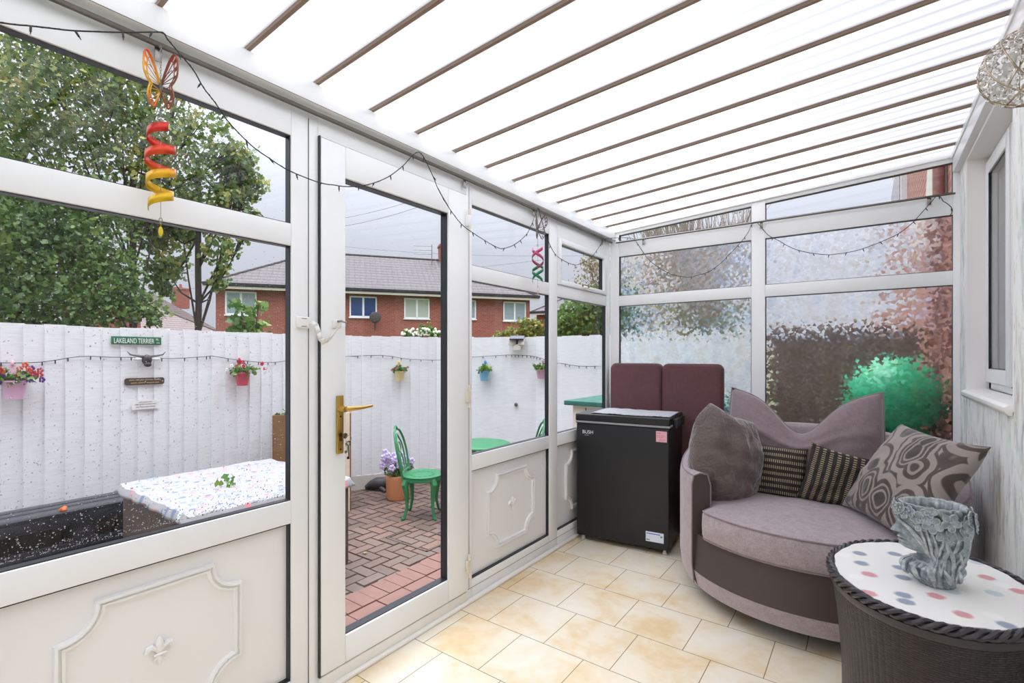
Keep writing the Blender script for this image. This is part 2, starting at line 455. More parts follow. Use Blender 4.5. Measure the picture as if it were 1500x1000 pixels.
for zc_ in (1.945,1.055,.195):
    hb = MB().box(.016,.030,1.866,1.886,zc_-.028,zc_+.028)
    hb.box(.0,.02,1.888,1.905,zc_-.028,zc_+.028)
    hh = hb.build('hinge', M['cream_plastic'] if zc_ < 1.5 else M['upvc'], dr, bevel=.002)
    MB().tube([(.026,1.888,zc_-.058),(.026,1.888,zc_-.032)],.007,10).tube([(.026,1.888,zc_+.032),(.026,1.888,zc_+.058)],.007,10).build('hinge_pin', M['cream_plastic'], hh, smooth=True)

# keys hanging in the lock
ke = tag(empty('key_bunch', (.03,1.1355,.957)), 'small bunch of dark keys hanging from the lock of the glazed door', 'keys')
mk = simple('tarnished_key_metal',(120,108,92),.35,1.0); mk2 = simple('dark_key_metal',(70,62,56),.4,1.0)
MB().box(.030,.050,1.1345,1.1365,.950,.964).ball((.055,1.1355,.957),.0015,.011,.011).build('inserted_key', mk, ke, smooth=True)
rg = [(.060,1.146+.013*cos(2*PI*i/20),.945+.013*sin(2*PI*i/20)) for i in range(20)]
MB().tube(rg,.0012,6,closed=True).build('key_ring', M['steel'], ke, smooth=True)
def key_(y,z0,l,mat,nm,dy=0):
    k = MB(); k.tube([(.061,y+.008*cos(2*PI*i/14),z0-.008+.008*sin(2*PI*i/14)) for i in range(14)],.002,6,closed=True)
    k.tube([(.061,y,z0-.016),(.061,y+dy,z0-.016-l)],.0022,6)
    k.box(.0602,.0622,y+dy-.009,y+dy,z0-.016-l,z0-.016-l+.010)
    k.build(nm, mat, ke, smooth=True)
key_(1.146,.936,.052,mk2,'old_key',.002); key_(1.141,.934,.026,M['steel'],'flat_key',-.003)

# child-lock style cable restrictor between frame and door
rs = tag(empty('door_restrictor', (0,.992,1.39)), 'white safety strap lock joining the fixed frame to the glazed door', 'door lock')
MB().box(0,.014,.967,1.018,1.360,1.402).build('lock_box', M['white_plastic'], rs, bevel=.006, seg=3)
MB().box(.014,.0148,.983,1.003,1.394,1.396).build('box_groove', M['seam'], rs); MB().box(.014,.0148,.983,1.003,1.366,1.368).build('box_groove', M['seam'], rs)
mb = MB().box(.016,.024,1.105,1.142,1.367,1.398).build('lock_plate', M['white_plastic'], rs, bevel=.003)
MB().tube([(.024,1.125,1.392),(.042,1.130,1.392),(.046,1.146,1.388),(.042,1.150,1.372)],.004,8).build('hook', M['steel'], rs, smooth=True)
sp = [(.012,1.018,1.385),(.030,1.030,1.372),(.034,1.038,1.345),(.032,1.046,1.322),(.036,1.058,1.312),(.040,1.075,1.320),(.040,1.095,1.340),(.036,1.112,1.360),(.034,1.122,1.378)]
def ribbon(pts, wv, th, mb_):
    for i in range(len(pts)-1):
        a = Vector(pts[i]); b = Vector(pts[i+1]); w = Vector(wv(i)); w2 = Vector(wv(i+1))
        mb_.add([a-w,a+w,b+w2,b-w2],[(0,1,2,3)])
mb = MB()
def wv(i): 
    return (.006,.002,.010) if i > 3 else (.002,.008,.004)
ribbon(sp, wv, .001, mb)
so = mb.build('strap', M['white_plastic'], rs, smooth=True, weld=False)
md = so.modifiers.new('solid','SOLIDIFY'); md.thickness = .0015

# threshold and trim
bb = MB().box(0,.030,YN,YB-.0,0,.016).build('baseboard_left', M['ground_trim'], bevel=.006, seg=3); struct(bb)
tr = MB().box(.0,.012,1.06,1.89,.016,.060).build('trim_1', M['ground_trim'], bevel=.003); struct(tr)
# eaves beam along the top of the left wall
eb = MB().box(-.10,.050,YN,YB,2.166,2.243).build('trim_2', M['upvc'], bevel=.004); struct(eb)
MB().box(.050,.0512,YN,YB,2.168,2.1695).build('beam_seam', M['seam'], eb)

# back wall
bw = MB()
RY0, RY1 = YB, YB+.034
def gt(x): return 2.204 + .0612*x
cols = [(0,.075),(1.026,1.110),(2.042,2.075)]
for a,b in cols:
    bw.prism([(a,RY0,0),(b,RY0,0),(b,RY0,zr(b)+.0),(a,RY0,zr(a))],(0,.034,0))
for a,b in ((.075,1.026),(1.110,2.042)):
    for z0,z1 in ((0,.102),(.664,.745),(1.652,1.731),(2.040,2.162)): bw.box(a,b,RY0,RY1,z0,z1)
    bw.prism([(a,RY0,gt(a)),(b,RY0,gt(b)),(b,RY0,zr(b)),(a,RY0,zr(a))],(0,.034,0))
    bw.box(a,b,RY0+.015,RY0+.03,.102,.664)
wall_back = bw.build('wall_back', M['upvc'], bevel=.003, origin=(1.03,YB,0)); struct(wall_back)
for a,b in ((.075,1.026),(1.110,2.042)):
    window('y', a,b,.745,1.652,'m',base=YB); window('y', a,b,1.731,2.040,'m',base=YB)
    window('y', a,b,2.162,2.3,None,base=YB,topz=gt)
# sloping trim line
tl = MB().prism([(0.05,YB-.012,gt(.05)+.022),(2.05,YB-.012,gt(2.05)+.024),(2.05,YB-.012,zr(2.05)),(.05,YB-.012,zr(.05))],(0,.012,0)).build('trim_3', M['upvc'], bevel=.002); struct(tl)

# right wall (house wall) with window recess
rw = MB(); WY0, WY1, WZ0, WZ1 = 2.395, 3.392, 1.085, 2.262
rw.box(XR,XR+.3,YN,WY0,0,2.28); rw.box(XR,XR+.3,WY1,YB,0,2.28); rw.box(XR,XR+.3,WY0,WY1,0,WZ0-.02); rw.box(XR,XR+.3,WY0,WY1,WZ1,2.28)
wall_right = rw.build('wall_right', M['wallpaper'], origin=(XR,1.3,0)); struct(wall_right)
rv = MB().box(XR-.001,XR+.12,WY1-.012,WY1+.001,WZ0,WZ1).box(XR-.001,XR+.12,WY0,WY0+.012,WZ0,WZ1).box(XR-.001,XR+.12,WY0,WY1,WZ1-.012,WZ1+.012)
rv.box(XR-.002,XR,WY1-.001,WY1+.03,WZ0-.01,WZ1+.012)
rv.build('window_reveal', M['plaster'], wall_right)
wb = MB().box(2.040,2.12,YN,YB,2.270,2.395).box(2.034,2.05,YN,YB,2.345,zr(2.04)).build('trim_4', M['upvc'], bevel=.004); struct(wb)
sl = MB().prism([(2.142,WY0,WZ0-.02),(2.142,WY0,WZ0+.012),(2.058,WY0,WZ0+.004),(2.046,WY0,WZ0-.006),(2.046,WY0,WZ0-.020),(2.056,WY0,WZ0-.034),(2.068,WY0,WZ0-.034),(2.069,WY0,WZ0-.02)],(0,WY1-WY0-.012,0)).build('trim_5', M['white_plastic'], bevel=.002); struct(sl)
WN[0] += 1
wr = empty('window_%d' % WN[0], (2.15,2.9,WZ0)); struct(wr)
f = MB(); fx0,fx1 = 2.141,2.20
y0,y1,z0,z1 = WY0+.012,WY1-.012,WZ0+.012,WZ1-.012
for b in ((y0,y0+.05,z0,z1),(y1-.05,y1,z0,z1),(y0,y1,z0,z0+.045),(y0,y1,z1-.045,z1),(2.83,2.86,z0,z1)): f.box(fx0+.01,fx1,*b)
f.build('window_frame', M['upvc'], wr, bevel=.003)
sa = MB()
for a,b in ((2.865,3.36),(2.43,2.825)):
    for q in ((a,a+.062,z0+.035,z1-.035),(b-.062,b,z0+.035,z1-.035),(a+.062,b-.062,z0+.035,z0+.10),(a+.062,b-.062,z1-.10,z1-.035)): sa.box(fx0-.006,fx0+.03,*q)
sa.build('window_sash', M['upvc'], wr, bevel=.004)
ga = MB()
for a,b in ((2.927,3.298),(2.492,2.763)):
    ga.box(fx0-.004,fx0+.004,b-.004,b,z0+.10,z1-.10).box(fx0+.001,fx0+.028,a,a+.004,z0+.10,z1-.10).box(fx0+.001,fx0+.028,a,b,z0+.10,z0+.104).box(fx0+.001,fx0+.028,a,b,z1-.104,z1-.10)
ga.box(fx0-.003,fx0+.01,2.8255,2.8285,z0+.03,z1-.03)
ga.build('window_gasket', M['gasket'], wr)
MB().box(fx0+.002,fx0+.004,2.927,3.298,z0+.1,z1-.1).box(fx0+.016,fx0+.020,2.492,2.763,z0+.1,z1-.1).build('window_pane', M['glass'], wr)
def cur(u,v): return (2.180+.008*sin(u*60), WY0+.03+u*(WY1-WY0-.06), WZ0+.02+v*(WZ1-WZ0-.04))
cu = MB().grid(cur,120,2).build('net_curtain', M['curtain'], origin=(2.180,2.9,WZ0+.02), smooth=True)
tag(cu, 'pale grey net curtain hanging behind the window in the papered wall', 'curtain')

# unseen near end wall (behind the camera), its panes added to brighten the room
nw = MB().box(-.07,XR+.3,YN-.08,YN,0,.70).box(-.07,.06,YN-.08,YN,.70,2.25).box(1.0,1.1,YN-.08,YN,.70,2.30).box(2.0,XR+.3,YN-.08,YN,.70,2.36).box(-.07,XR+.3,YN-.08,YN,2.14,2.24).build('wall_near', M['upvc']); struct(nw)
for a_, b_ in ((.06,1.0),(1.1,2.0)):
    WN[0] += 1; struct(MB().box(a_,b_,YN-.05,YN-.045,.70,2.14).build('window_%d' % WN[0], M['glass']))

# roof: opal sheets between glazing bars
ceil = empty('ceiling', (1.0,1.3,2.3)); struct(ceil)
ys = [.535+.2445*k for k in range(-6,13)]
edges = [YN] + ys + [YB+.08]
for i in range(len(edges)-1):
    a,b = edges[i]+.002, edges[i+1]-.002
    if b - a < .03: continue
    m = MB()
    # sheet section: a shallow folded profile
    prof = [(0,0),(.05,.004),(.33,.006),(.38,.002),(.66,.004),(.70,.0),(.95,.0),(1,0)]
    vs = []
    for x in (-.10, 2.075):
        for u,hh in prof: vs.append((x, a+(b-a)*u, zr(x)+.008+hh*.0))
    n = len(prof); m.add(vs, [(k,k+1,n+k+1,n+k) for k in range(n-1)])
    m.build('roof_sheet', M['opal'], ceil)
for y in ys:
    m = MB(); w = .0065
    p = [(-.02,y-w,zr(-.02)-.004),(-.02,y+w,zr(-.02)-.004),(-.02,y+w,zr(-.02)+.03),(-.02,y-w,zr(-.02)+.03)]
    m.prism(p, (2.06,0,.066*2.06)); m.build('glazing_bar', M['glaze_bar'], ceil)

# curtain rails
def rail(name, a, b, r, label, brackets, vec, wall):
    t = tag(empty(name, tuple(((Vector(a)+Vector(b))/2))), label, 'curtain rail')
    m = MB(); dd = (Vector(b)-Vector(a)).normalized(); n = dd.cross(Vector((0,0,1)))
    m.obox((Vector(a)+Vector(b))/2, (Vector(b)-Vector(a))/2, n*r*.9, Vector((0,0,r)))
    m.build('rail_track', M['rail'], t, bevel=.002)
    for bk in brackets:
        c = Vector(a) + dd*bk
        q = MB().obox(c - Vector((0,0,.022)) + Vector(vec)*.5, n*.004 + Vector(vec)*.3, dd*.009, Vector((0,0,.022)))
        q.build('bracket', M['steel'], t, bevel=.001)
    return t
rail('curtain_rail', (.026,YN+.02,2.142), (.026,3.60,2.152), .0065, 'long brown-grey curtain rail above the patio windows, running to the corner', [1.472,2.79,3.42,4.37], (-.018,0,0), 'l')
rail('curtain_rail', (.06,3.598,2.146), (2.05,3.598,2.150), .005, 'thin curtain rail across the end wall above the patterned panes', [.22,1.03,1.88], (0,.014,0), 'b')
# ------------------------------------------------------------------ interior furnishings
def onx(px, py, x):
    u = (px-750)/FPX; dx = -SN+CN*u; t = (x-XCAM)/dx
    return Vector((x, t*(CN+SN*u), HCAM - t*(py-HOR)/FPX))
def ony(px, py, y):
    u = (px-750)/FPX; t = y/(CN+SN*u)
    return Vector((XCAM+t*(-SN+CN*u), y, HCAM - t*(py-HOR)/FPX))

def fabric(name, col, col2=None, fine=260, rough=.85, sheen=.4, bmp=.25, wr=0):
    m, nt, out = newmat(name); v = coords(nt)
    a = lin(col); b = lin(col2 or tuple(min(255, int(c*1.14)) for c in col))
    n1 = noise_(nt, v, fine, 2, .6); n2 = noise_(nt, v, 30, 5, .7)
    c = mix(nt, math_(nt, 'ADD', math_(nt, 'MULTIPLY', n1, .9), math_(nt, 'MULTIPLY', math_(nt, 'SUBTRACT', n2, .3), .7)), a, b)
    nr = bump(nt, n1, bmp, .0015)
    if wr: nr = bump(nt, noise_(nt, v, 14, 3, .6, dist=.8), wr, .02, nr)
    p = pbsdf(nt, out, c, rough, 0, nr); p.inputs['Sheen Weight'].default_value = sheen; p.inputs['Sheen Roughness'].default_value = .4
    return m
M['mauve'] = fabric('mauve_grey_chenille', (106,93,95), (192,177,180))
M['mauve_dark'] = fabric('dark_mauve_chenille', (100,85,88), (150,133,136))
M['brown_faux'] = simple('dark_brown_faux_leather', (72,60,58), .55, bmp=.1, bscale=200, var=.08)
M['plum'] = fabric('plum_woven_cushion_cloth', (74,44,48), (104,68,70), fine=160, sheen=.15)
M['velvet'] = fabric('grey_brown_velvet', (66,57,54), (112,99,95), fine=90, sheen=.6, wr=.9)
M['towel'] = fabric('flecked_grey_cloth', (120,122,128), (206,208,212), fine=120)

def knit():
    m, nt, out = newmat('dashed_knit_cloth'); tc = N(nt, 'ShaderNodeTexCoord'); sp = N(nt, 'ShaderNodeSeparateXYZ'); L(nt, tc.outputs['Object'], sp.inputs[0])
    wob = math_(nt, 'MULTIPLY', noise_(nt, coords(nt), 9, 2), .008)
    z = math_(nt, 'ADD', sp.outputs['Z'], wob)
    row = math_(nt, 'FRACT', math_(nt, 'MULTIPLY', z, 31))
    rowm = math_(nt, 'MULTIPLY', math_(nt, 'GREATER_THAN', row, .44), math_(nt, 'LESS_THAN', row, .92))
    cidx = math_(nt, 'FRACT', math_(nt, 'MULTIPLY', sp.outputs['X'], 105))
    colm = math_(nt, 'GREATER_THAN', cidx, .55)
    msk = math_(nt, 'MULTIPLY', rowm, colm)
    n1 = noise_(nt, coords(nt), 300, 2)
    base = mix(nt, n1, (22,19,19), (58,52,49)); crm = mix(nt, n1, (120,108,84), (196,182,150))
    c = mix(nt, msk, base, crm)
    pbsdf(nt, out, c, .9, 0, bump(nt, math_(nt, 'ADD', msk, n1), .5, .003)); return m
M['knit'] = knit()
def swirl():
    m, nt, out = newmat('swirl_velvet_cloth'); v = coords(nt, scale=(1,.2,1))
    wob = noise_(nt, v, 7, 1, out='Color')
    va = N(nt, 'ShaderNodeVectorMath', operation='MULTIPLY_ADD'); L(nt, wob, va.inputs[0]); va.inputs[1].default_value = (.05,.05,.05); L(nt, v, va.inputs[2])
    sc = N(nt, 'ShaderNodeVectorMath', operation='MULTIPLY'); L(nt, va.outputs[0], sc.inputs[0]); sc.inputs[1].default_value = (1,1,.72)
    vo = N(nt, 'ShaderNodeTexVoronoi', feature='F1'); vo.inputs['Scale'].default_value = 7.6; vo.inputs['Randomness'].default_value = .85; L(nt, sc.outputs[0], vo.inputs['Vector'])
    r = ramp(nt, vo.outputs['Distance'], [(0,(52,44,40)),(.20,(54,46,42)),(.225,(150,138,130)),(.27,(152,140,132)),(.285,(62,52,48)),(.35,(64,54,50)),(.37,(150,138,130)),(.41,(154,142,134)),(.42,(66,54,48)),(.50,(70,58,52)),(.52,(156,144,138)),(.64,(154,144,136)),(.66,(72,60,54)),(.72,(76,64,58)),(.74,(160,149,142))], 'LINEAR')
    n1 = noise_(nt, coords(nt), 320, 2)
    c = mix(nt, math_(nt, 'MULTIPLY', n1, .3), r, (40,34,32), 'MIX')
    p = pbsdf(nt, out, c, .7, 0, bump(nt, n1, .2, .002)); p.inputs['Sheen Weight'].default_value = .3; return m
M['swirl'] = swirl()

# ---- chest freezer
fz_ang = math.radians(6.5)
fz = tag(empty('chest_freezer', (.034,2.985,0), (0,0,fz_ang)), 'black chest freezer with flecked grey cloth on its lid, beside the round-backed chair', 'freezer')
FW, FD = .630, .435
M['fz_black'] = simple('black_enamel', (21,21,23), .38, var=.05, bmp=.05, bscale=300)
M['fz_trim'] = simple('grey_seal', (150,150,154), .4)
mb = MB().box(.006,FW-.006,.008,FD,.035,.800); mb.build('freezer_body', M['fz_black'], fz, local=True, bevel=.006, seg=3)
MB().box(.0,FW,.0,FD+.005,.818,.866).build('freezer_lid', M['fz_black'], fz, local=True, bevel=.007, seg=3)
MB().box(.004,FW-.004,.004,FD,.801,.806).build('lid_seal', M['black'], fz, local=True)
MB().box(-.001,FW+.001,-.001,FD,.806,.818).build('lid_trim', M['fz_trim'], fz, local=True, bevel=.002)
MB().box(FW,FW+.03,.10,.22,.800,.855).build('lid_hinge_cover', M['black'], fz, local=True, bevel=.004); MB().box(FW,FW+.022,.30,.38,.79,.85).build('lid_hinge_cover', M['black'], fz, local=True, bevel=.004)
for x_,y_ in ((.04,.05),(FW-.04,.05),(.04,FD-.05),(FW-.04,FD-.05)):
    MB().lathe([(.014,0),(.014,.01),(.009,.012),(.009,.036)],14,(x_,y_,0)).build('foot', M['white_plastic'], fz, local=True, smooth=True)
MB().lathe([(.014,0),(.014,.004),(.011,.006)],20,(0,0,0)).v
dp = MB(); dp.tube([(.075,.009,.115),(.075,.003,.115)],.015,20); dp.build('drain_plug', M['black'], fz, local=True, smooth=True)
def text(name, body, size, mat, parent, loc, rot, ext=.0006, sx=1, align='LEFT'):
    cu = bpy.data.curves.new(name, 'FONT'); cu.body = body; cu.size = size; cu.extrude = ext; cu.align_x = align; cu.fill_mode = 'BOTH'
    tmp = bpy.data.objects.new(name, cu); C.objects.link(tmp); bpy.context.view_layer.update()
    me = bpy.data.meshes.new_from_object(tmp.evaluated_get(bpy.context.evaluated_depsgraph_get()))
    bpy.data.objects.remove(tmp); bpy.data.curves.remove(cu)
    me.materials.clear(); me.materials.append(mat)
    o = bpy.data.objects.new(name, me); C.objects.link(o); o.parent = parent; o.location = loc; o.rotation_euler = rot; o.scale = (sx,1,1)
    return o
def scrib(name, width, h, mat, parent, x0, y, z, seed=1, th=.0003):
    """a line of lettering too small to read: joined strokes of word length, local frame facing -y"""
    r = random.Random(seed); x = x0; pts = []; mb = MB()
    while x < x0 + width:
        w = min(h*r.uniform(1.2, 3.6), x0 + width - x)
        k = max(2, int(w/(h*.42))); line = [(x + w*i/k, y, z + (h*.36 if i % 2 else -h*.30)*r.uniform(.6,1)) for i in range(k+1)]
        mb.tube(line, h*.13, 4); x += w + h*.55
    return mb.build(name, mat, parent, local=True)
wt = simple('white_print', (235,235,235), .5); dk = simple('dark_print', (60,50,60), .6); rdp = simple('red_print', (176,40,60), .6); blp = simple('blue_print', (60,90,190), .6); gnp = simple('green_print', (60,150,90), .6)
text('maker_logo', 'BUSH', .034, wt, fz, (.048,.0072,.732), (PI/2,0,0), sx=.95)
scrib('maker_logo', .030, .007, wt, fz, .064, .0070, .7215, 3)
pk = MB().box(FW-.085,FW-.018,.0055,.0075,.716,.784).build('pink_sticker', simple('pink_paper',(236,176,186),.6), fz, local=True); pk['label'] = 'pink paper sticker'
text('sticker_print', 'BUSH', .010, dk, pk, (FW-.080,.0052,.769), (PI/2,0,0), .0001)
for q_, (w_, h_, x_, z_, m_) in enumerate(((.045,.007,-.080,.7560,rdp),(.034,.006,-.080,.7465,rdp),(.036,.006,-.067,.7300,dk),(.022,.005,-.067,.7230,rdp))): scrib('sticker_print', w_, h_, m_, pk, FW+x_, .0050, z_, q_)
ws = MB().box(FW-.150,FW-.038,.0055,.0075,.078,.140).build('white_sticker', simple('white_paper',(226,232,244),.5), fz, local=True); ws['label'] = 'white paper sticker'
MB().box(FW-.146,FW-.060,.0048,.0055,.126,.131).build('sticker_print', blp, ws, local=True)
MB().box(FW-.146,FW-.125,.0048,.0055,.086,.092).build('sticker_print', gnp, ws, local=True); MB().box(FW-.058,FW-.046,.0048,.0055,.112,.122).build('sticker_print', gnp, ws, local=True)

# cloth on the freezer lid
def towel(u, v):
    x = .10 + u*.52; y = .035 + v*.34 + .008*sin(u*9)
    z = .8685 + .006*abs(noise.noise(Vector((u*5,v*4,1)))) + (.008*max(0,.15-v)/.15)*abs(noise.noise(Vector((u*14,0,3)))) 
    return Vector((x, y, z))
tw = MB().grid(towel, 60, 24)
M4 = Matrix.Translation((.034,2.985,0)) @ Matrix.Rotation(fz_ang,4,'Z')
tw.v = [tuple(M4 @ Vector(p)) for p in tw.v]
t = tw.build('folded_cloth', M['towel'], smooth=True); md = t.modifiers.new('s','SOLIDIFY'); md.thickness = .004; md.offset = 1
tag(t, 'flecked grey cloth laid flat on the black freezer lid', 'cloth')

# two plum seat cushions standing behind the freezer
def slab(w, h, t, r=.05, n=10):
    """rounded upholstered slab: local x width, z height, y thickness"""
    pts = []
    for cx_, cz_, a0 in ((w/2-r, h-r, 0), (-w/2+r, h-r, PI/2), (-w/2+r, r, PI), (w/2-r, r, 1.5*PI)):
        for i in range(n+1):
            a = a0 + PI/2*i/n; pts.append((cx_+r*cos(a), cz_+r*sin(a)))
    mb = MB(); L_ = []
    for s, yy in ((.90,-t/2),(.965,-t/2*.86),(.995,-t/2*.5),(1,0),(.995,t/2*.5),(.965,t/2*.86),(.90,t/2)):
        L_.append([(x*s, yy, h/2+(z-h/2)*(1-(1-s)*w/h)) for x, z in pts])
    m_ = len(pts); vs = [p for l in L_ for p in l]
    fs = [(k*m_+i, k*m_+(i+1) % m_, (k+1)*m_+(i+1) % m_, (k+1)*m_+i) for k in range(6) for i in range(m_)]
    fs += [tuple(range(m_)), tuple(range(6*m_, 7*m_))]
    return mb.add(vs, fs)
for i,(x_, w_, lb) in enumerate(((.243,.405,'plum fabric cushion slab standing behind the freezer, next to the corner post'), (.655,.42,'plum fabric cushion slab standing behind the freezer, nearer the purple seat'))):
    mb = slab(w_, 1.205, .085, .045)
    o = mb.build('cushion_slab', M['plum'], smooth=True, origin=(0,0,0), angle=math.radians(60)); o.location = (x_, 3.555, .0); o.rotation_euler = (math.radians(-.5),0,0)
    tag(o, lb, 'cushion', 'plum cushion slabs behind the freezer')

# ---- round cuddle chair
SX, SY = 1.408, 2.965; RX, RY = .630, .592
sofa = tag(empty('cuddle_chair', (SX,SY,0)), 'large round-backed mauve fabric snuggle armchair beside the freezer', 'armchair')
A0, A1 = math.radians(-27), math.radians(221)
def top_h(a):
    t = max(0, min(1, (sin(a)+.45)/1.45)); t = t*t*(3-2*t); return .655 + .19*t
def shell():
    prof = []
    # (radial factor, z fraction key) going up the outside, over the top, down the inside
    def sec(a):
        h = top_h(a); o = 1.0; i = .845
        P_ = [(.955,.085),(.985,.12),(1.0,.20),(1.0,.40),(1.0,h-.05),(.995,h-.02),(.975,h-.004),(.93,h+.002),(.875,h-.004),(.853,h-.022),(i,h-.06),(i,.45),(i,.34)]
        return [(SX*0 + RX*r*cos(a), RY*r*sin(a), z) for r, z in P_]
    n = 96; mb = MB(); S = [sec(A0 + (A1-A0)*k/n) for k in range(n+1)]; m_ = len(S[0])
    vs = [p for s_ in S for p in s_]
    fs = [(k*m_+j, (k+1)*m_+j, (k+1)*m_+j+1, k*m_+j+1) for k in range(n) for j in range(m_-1)]
    mb.add(vs, fs, 0); mb.add(S[0], [tuple(range(m_))], 1); mb.add(S[-1], [tuple(range(m_))[::-1]], 1)
    return mb
shell().build('curved_back_and_arms', [M['mauve'], M['brown_faux']], sofa, smooth=True, local=True, angle=math.radians(50))
pp = MB()
for r_ in (.985,):
    pp.tube([(RX*r_*cos(a), RY*r_*sin(a), top_h(a)-.008) for a in [A0+(A1-A0)*k/90 for k in range(91)]], .004, 6)
for a in (A0, A1):
    h = top_h(a); q = [(.985,.10),(1.003,.2),(1.003,h-.05),(.985,h-.008),(.93,h+.004),(.87,h-.004),(.842,h-.06),(.842,.45)]
    e = -1 if a == A0 else 1
    pp.tube([(RX*r*cos(a), RY*r*sin(a), z) for r, z in q], .004, 6)
pp.build('piping', M['mauve_dark'], sofa, smooth=True, local=True)
AF = [A1 + (A0 + 2*PI - A1)*k/60 for k in range(61)]
def band(z0, z1, r0, r1, th=.05):
    mb = MB(); S = [[(RX*r*cos(a), RY*r*sin(a), z) for r, z in ((r0,z0),((r0+r1)/2,(z0+z1)/2),(r1,z1),(r1-th,z1),(r0-th,z0))] for a in AF]
    m_ = 5; vs = [p for s_ in S for p in s_]
    fs = [(k*m_+j, (k+1)*m_+j, (k+1)*m_+(j+1) % m_, k*m_+(j+1) % m_) for k in range(60) for j in range(m_)]
    return mb.add(vs, fs)
band(.085,.165,.955,.985).build('skirt_band', M['mauve'], sofa, smooth=True, local=True)
ap = band(.166,.352,.985,.965).build('front_apron', M['brown_faux'], sofa, smooth=True, local=True); ap['label'] = 'dark brown smooth front panel'
def srad(a):
    a = a % (2*PI); f0, f1 = A1, A0+2*PI
    if f0 <= a <= f1:
        t = min(a-f0, f1-a)/math.radians(9); t = max(0, min(1, t)); t = t*t*(3-2*t); return .838 + (1.005-.838)*t
    return .838
sc = MB(); n = 128
lev = [(.0,.352,0),(.93,.352,0),(.985,.358,0),(1.0,.372,0),(1.004,.42,0),(1.0,.472,0),(.985,.486,0),(.95,.494,.2),(.85,.502,.5),(.7,.512,.75),(.45,.522,.95),(.2,.526,1),(0,.527,1)]
vs = []
for s_, z, b in lev:
    for k in range(n):
        a = 2*PI*k/n; r = srad(a)*s_
        x, y = RX*r*cos(a), RY*r*sin(a)
        vs.append((x, y, z + b*.010*noise.noise(Vector((x*6,y*6,0)))))
fs = [(j*n+k, j*n+(k+1) % n, (j+1)*n+(k+1) % n, (j+1)*n+k) for j in range(len(lev)-1) for k in range(n)]
seat = sc.add(vs, fs).build('seat_cushion', M['mauve'], sofa, smooth=True, local=True, weld=True)
pp = MB()
for z, r in ((.487,.990),(.358,.990)):
    pp.tube([(RX*srad(a)*r*cos(a), RY*srad(a)*r*sin(a), z) for a in [2*PI*k/128 for k in range(128)]], .0045, 6, closed=True)
pp.build('seat_piping', M['mauve_dark'], seat, smooth=True, local=True)
MB().lathe([(.30,0),(.30,.02),(.26,.03),(.10,.04),(.10,.086),(.50,.087),(.52,.12)],40).build('swivel_base', M['black'], sofa, smooth=True, local=True)

# ---- scatter cushions
def pillow(W_, H_, T_, pinch=.10, seed=1, wr=.012, n=34, fn=None, fl=None, pw=.42):
    mb = MB()
    def pt(s, u, v):
        su, sv = u, v
        k = pinch
        x = W_/2*u*(1 - k*(1-v*v)*(abs(u)**2)); z = H_/2*v*(1 - k*(1-u*u)*(abs(v)**2))
        e = max(0, (1-u*u)*(1-v*v)); t = T_/2*(e**pw)
        w = wr*noise.noise(Vector((u*2.2+seed*7, v*2.2, s*3))) * min(1, e*3) + wr*.5*noise.noise(Vector((u*6+seed*3, v*6, s*5)))*min(1, e*4)
        # creases that run in from the corners
        for cu_, cv_ in ((1,1),(-1,1),(1,-1),(-1,-1)):
            d = math.hypot(u-cu_, v-cv_); an = math.atan2(v-cv_, u-cu_)
            w += -wr*.6*max(0, 1-d/.9)*abs(sin(an*6+seed))*min(1, e*5)
        p = Vector((x, s*(t + w), z))
        return fn(p, u, v, s) if fn else p
    for s in (-1, 1):
        mb.grid(lambda a, b: pt(s, 2*a-1, 2*b-1), n, n)
    return mb
def seam_tube(W_, H_, pinch, r=.004, fn=None, n=20):
    pts = []
    for k in range(4*n):
        e, i = divmod(k, n); t = 2*i/n-1
        u, v = ((t,-1),(1,t),(-t,1),(-1,-t))[e]
        x = W_/2*u*(1 - pinch*(1-v*v)*(abs(u)**2)); z = H_/2*v*(1 - pinch*(1-u*u)*(abs(v)**2))
        p = Vector((x,0,z)); pts.append(fn(p,u,v,0) if fn else p)
    return MB().tube(pts, r, 6, closed=True)
def place_pillow(name, label, mat, mb, loc, rot=None, mtx=None, seam=None, smat=None):
    o = mb.build(name, mat, smooth=True, origin=(0,0,0), weld=True, angle=math.radians(80))
    o.location = loc
    if mtx is not None: o.rotation_euler = mtx.to_euler()
    else: o.rotation_euler = rot
    tag(o, label, 'cushion')
    if seam: seam.build('seam', smat or mat, o, smooth=True, local=True)
    return o
rd = math.radians
def fback(p, u, v, s):
    t = (v+1)/2
    d = .205*math.exp(-(u/.42)**2)*t**1.5
    x = p.x*(1 - .07*max(0,v)**2) 
    y = p.y*(1 - .2*math.exp(-(u/.4)**2)*t)
    # fold running across below the dip
    y += -.016*math.exp(-((p.z-.07)/.025)**2)*max(0,1-u*u)*(1 if s < 0 else 0)
    return Vector((x, y, p.z - d + .03*abs(u)**3*t))
place_pillow('back_cushion', 'large mauve back cushion with dented top and two pointed corners, rear of the seat', M['mauve_dark'],
    pillow(.80,.56,.26,.06,3,.014,fn=fback), (1.355,3.185,.765), (rd(-13),0,rd(1)), seam=seam_tube(.80,.56,.06,.0045,fback), smat=M['mauve_dark'])
def fvel(p, u, v, s):
    q = max(abs(u), abs(v)); r = math.hypot(u, v); k = 1 if r < 1e-6 else (q/r)**.5
    ear = .22*max(0, v-.3)*max(0, 1-abs(u+.45)*1.6)
    return Vector((p.x*k*1.12, p.y + .012*sin(v*13+u*3)*(1-q), p.z*k*1.12 + ear*.5))
place_pillow('velvet_cushion', 'plump grey-brown velvet cushion leaning on the arm nearest the freezer', M['velvet'],
    pillow(.37,.43,.28,.03,5,.022,fn=fvel,pw=.5), (1.035,2.83,.700), (rd(-6),rd(4),rd(44)))
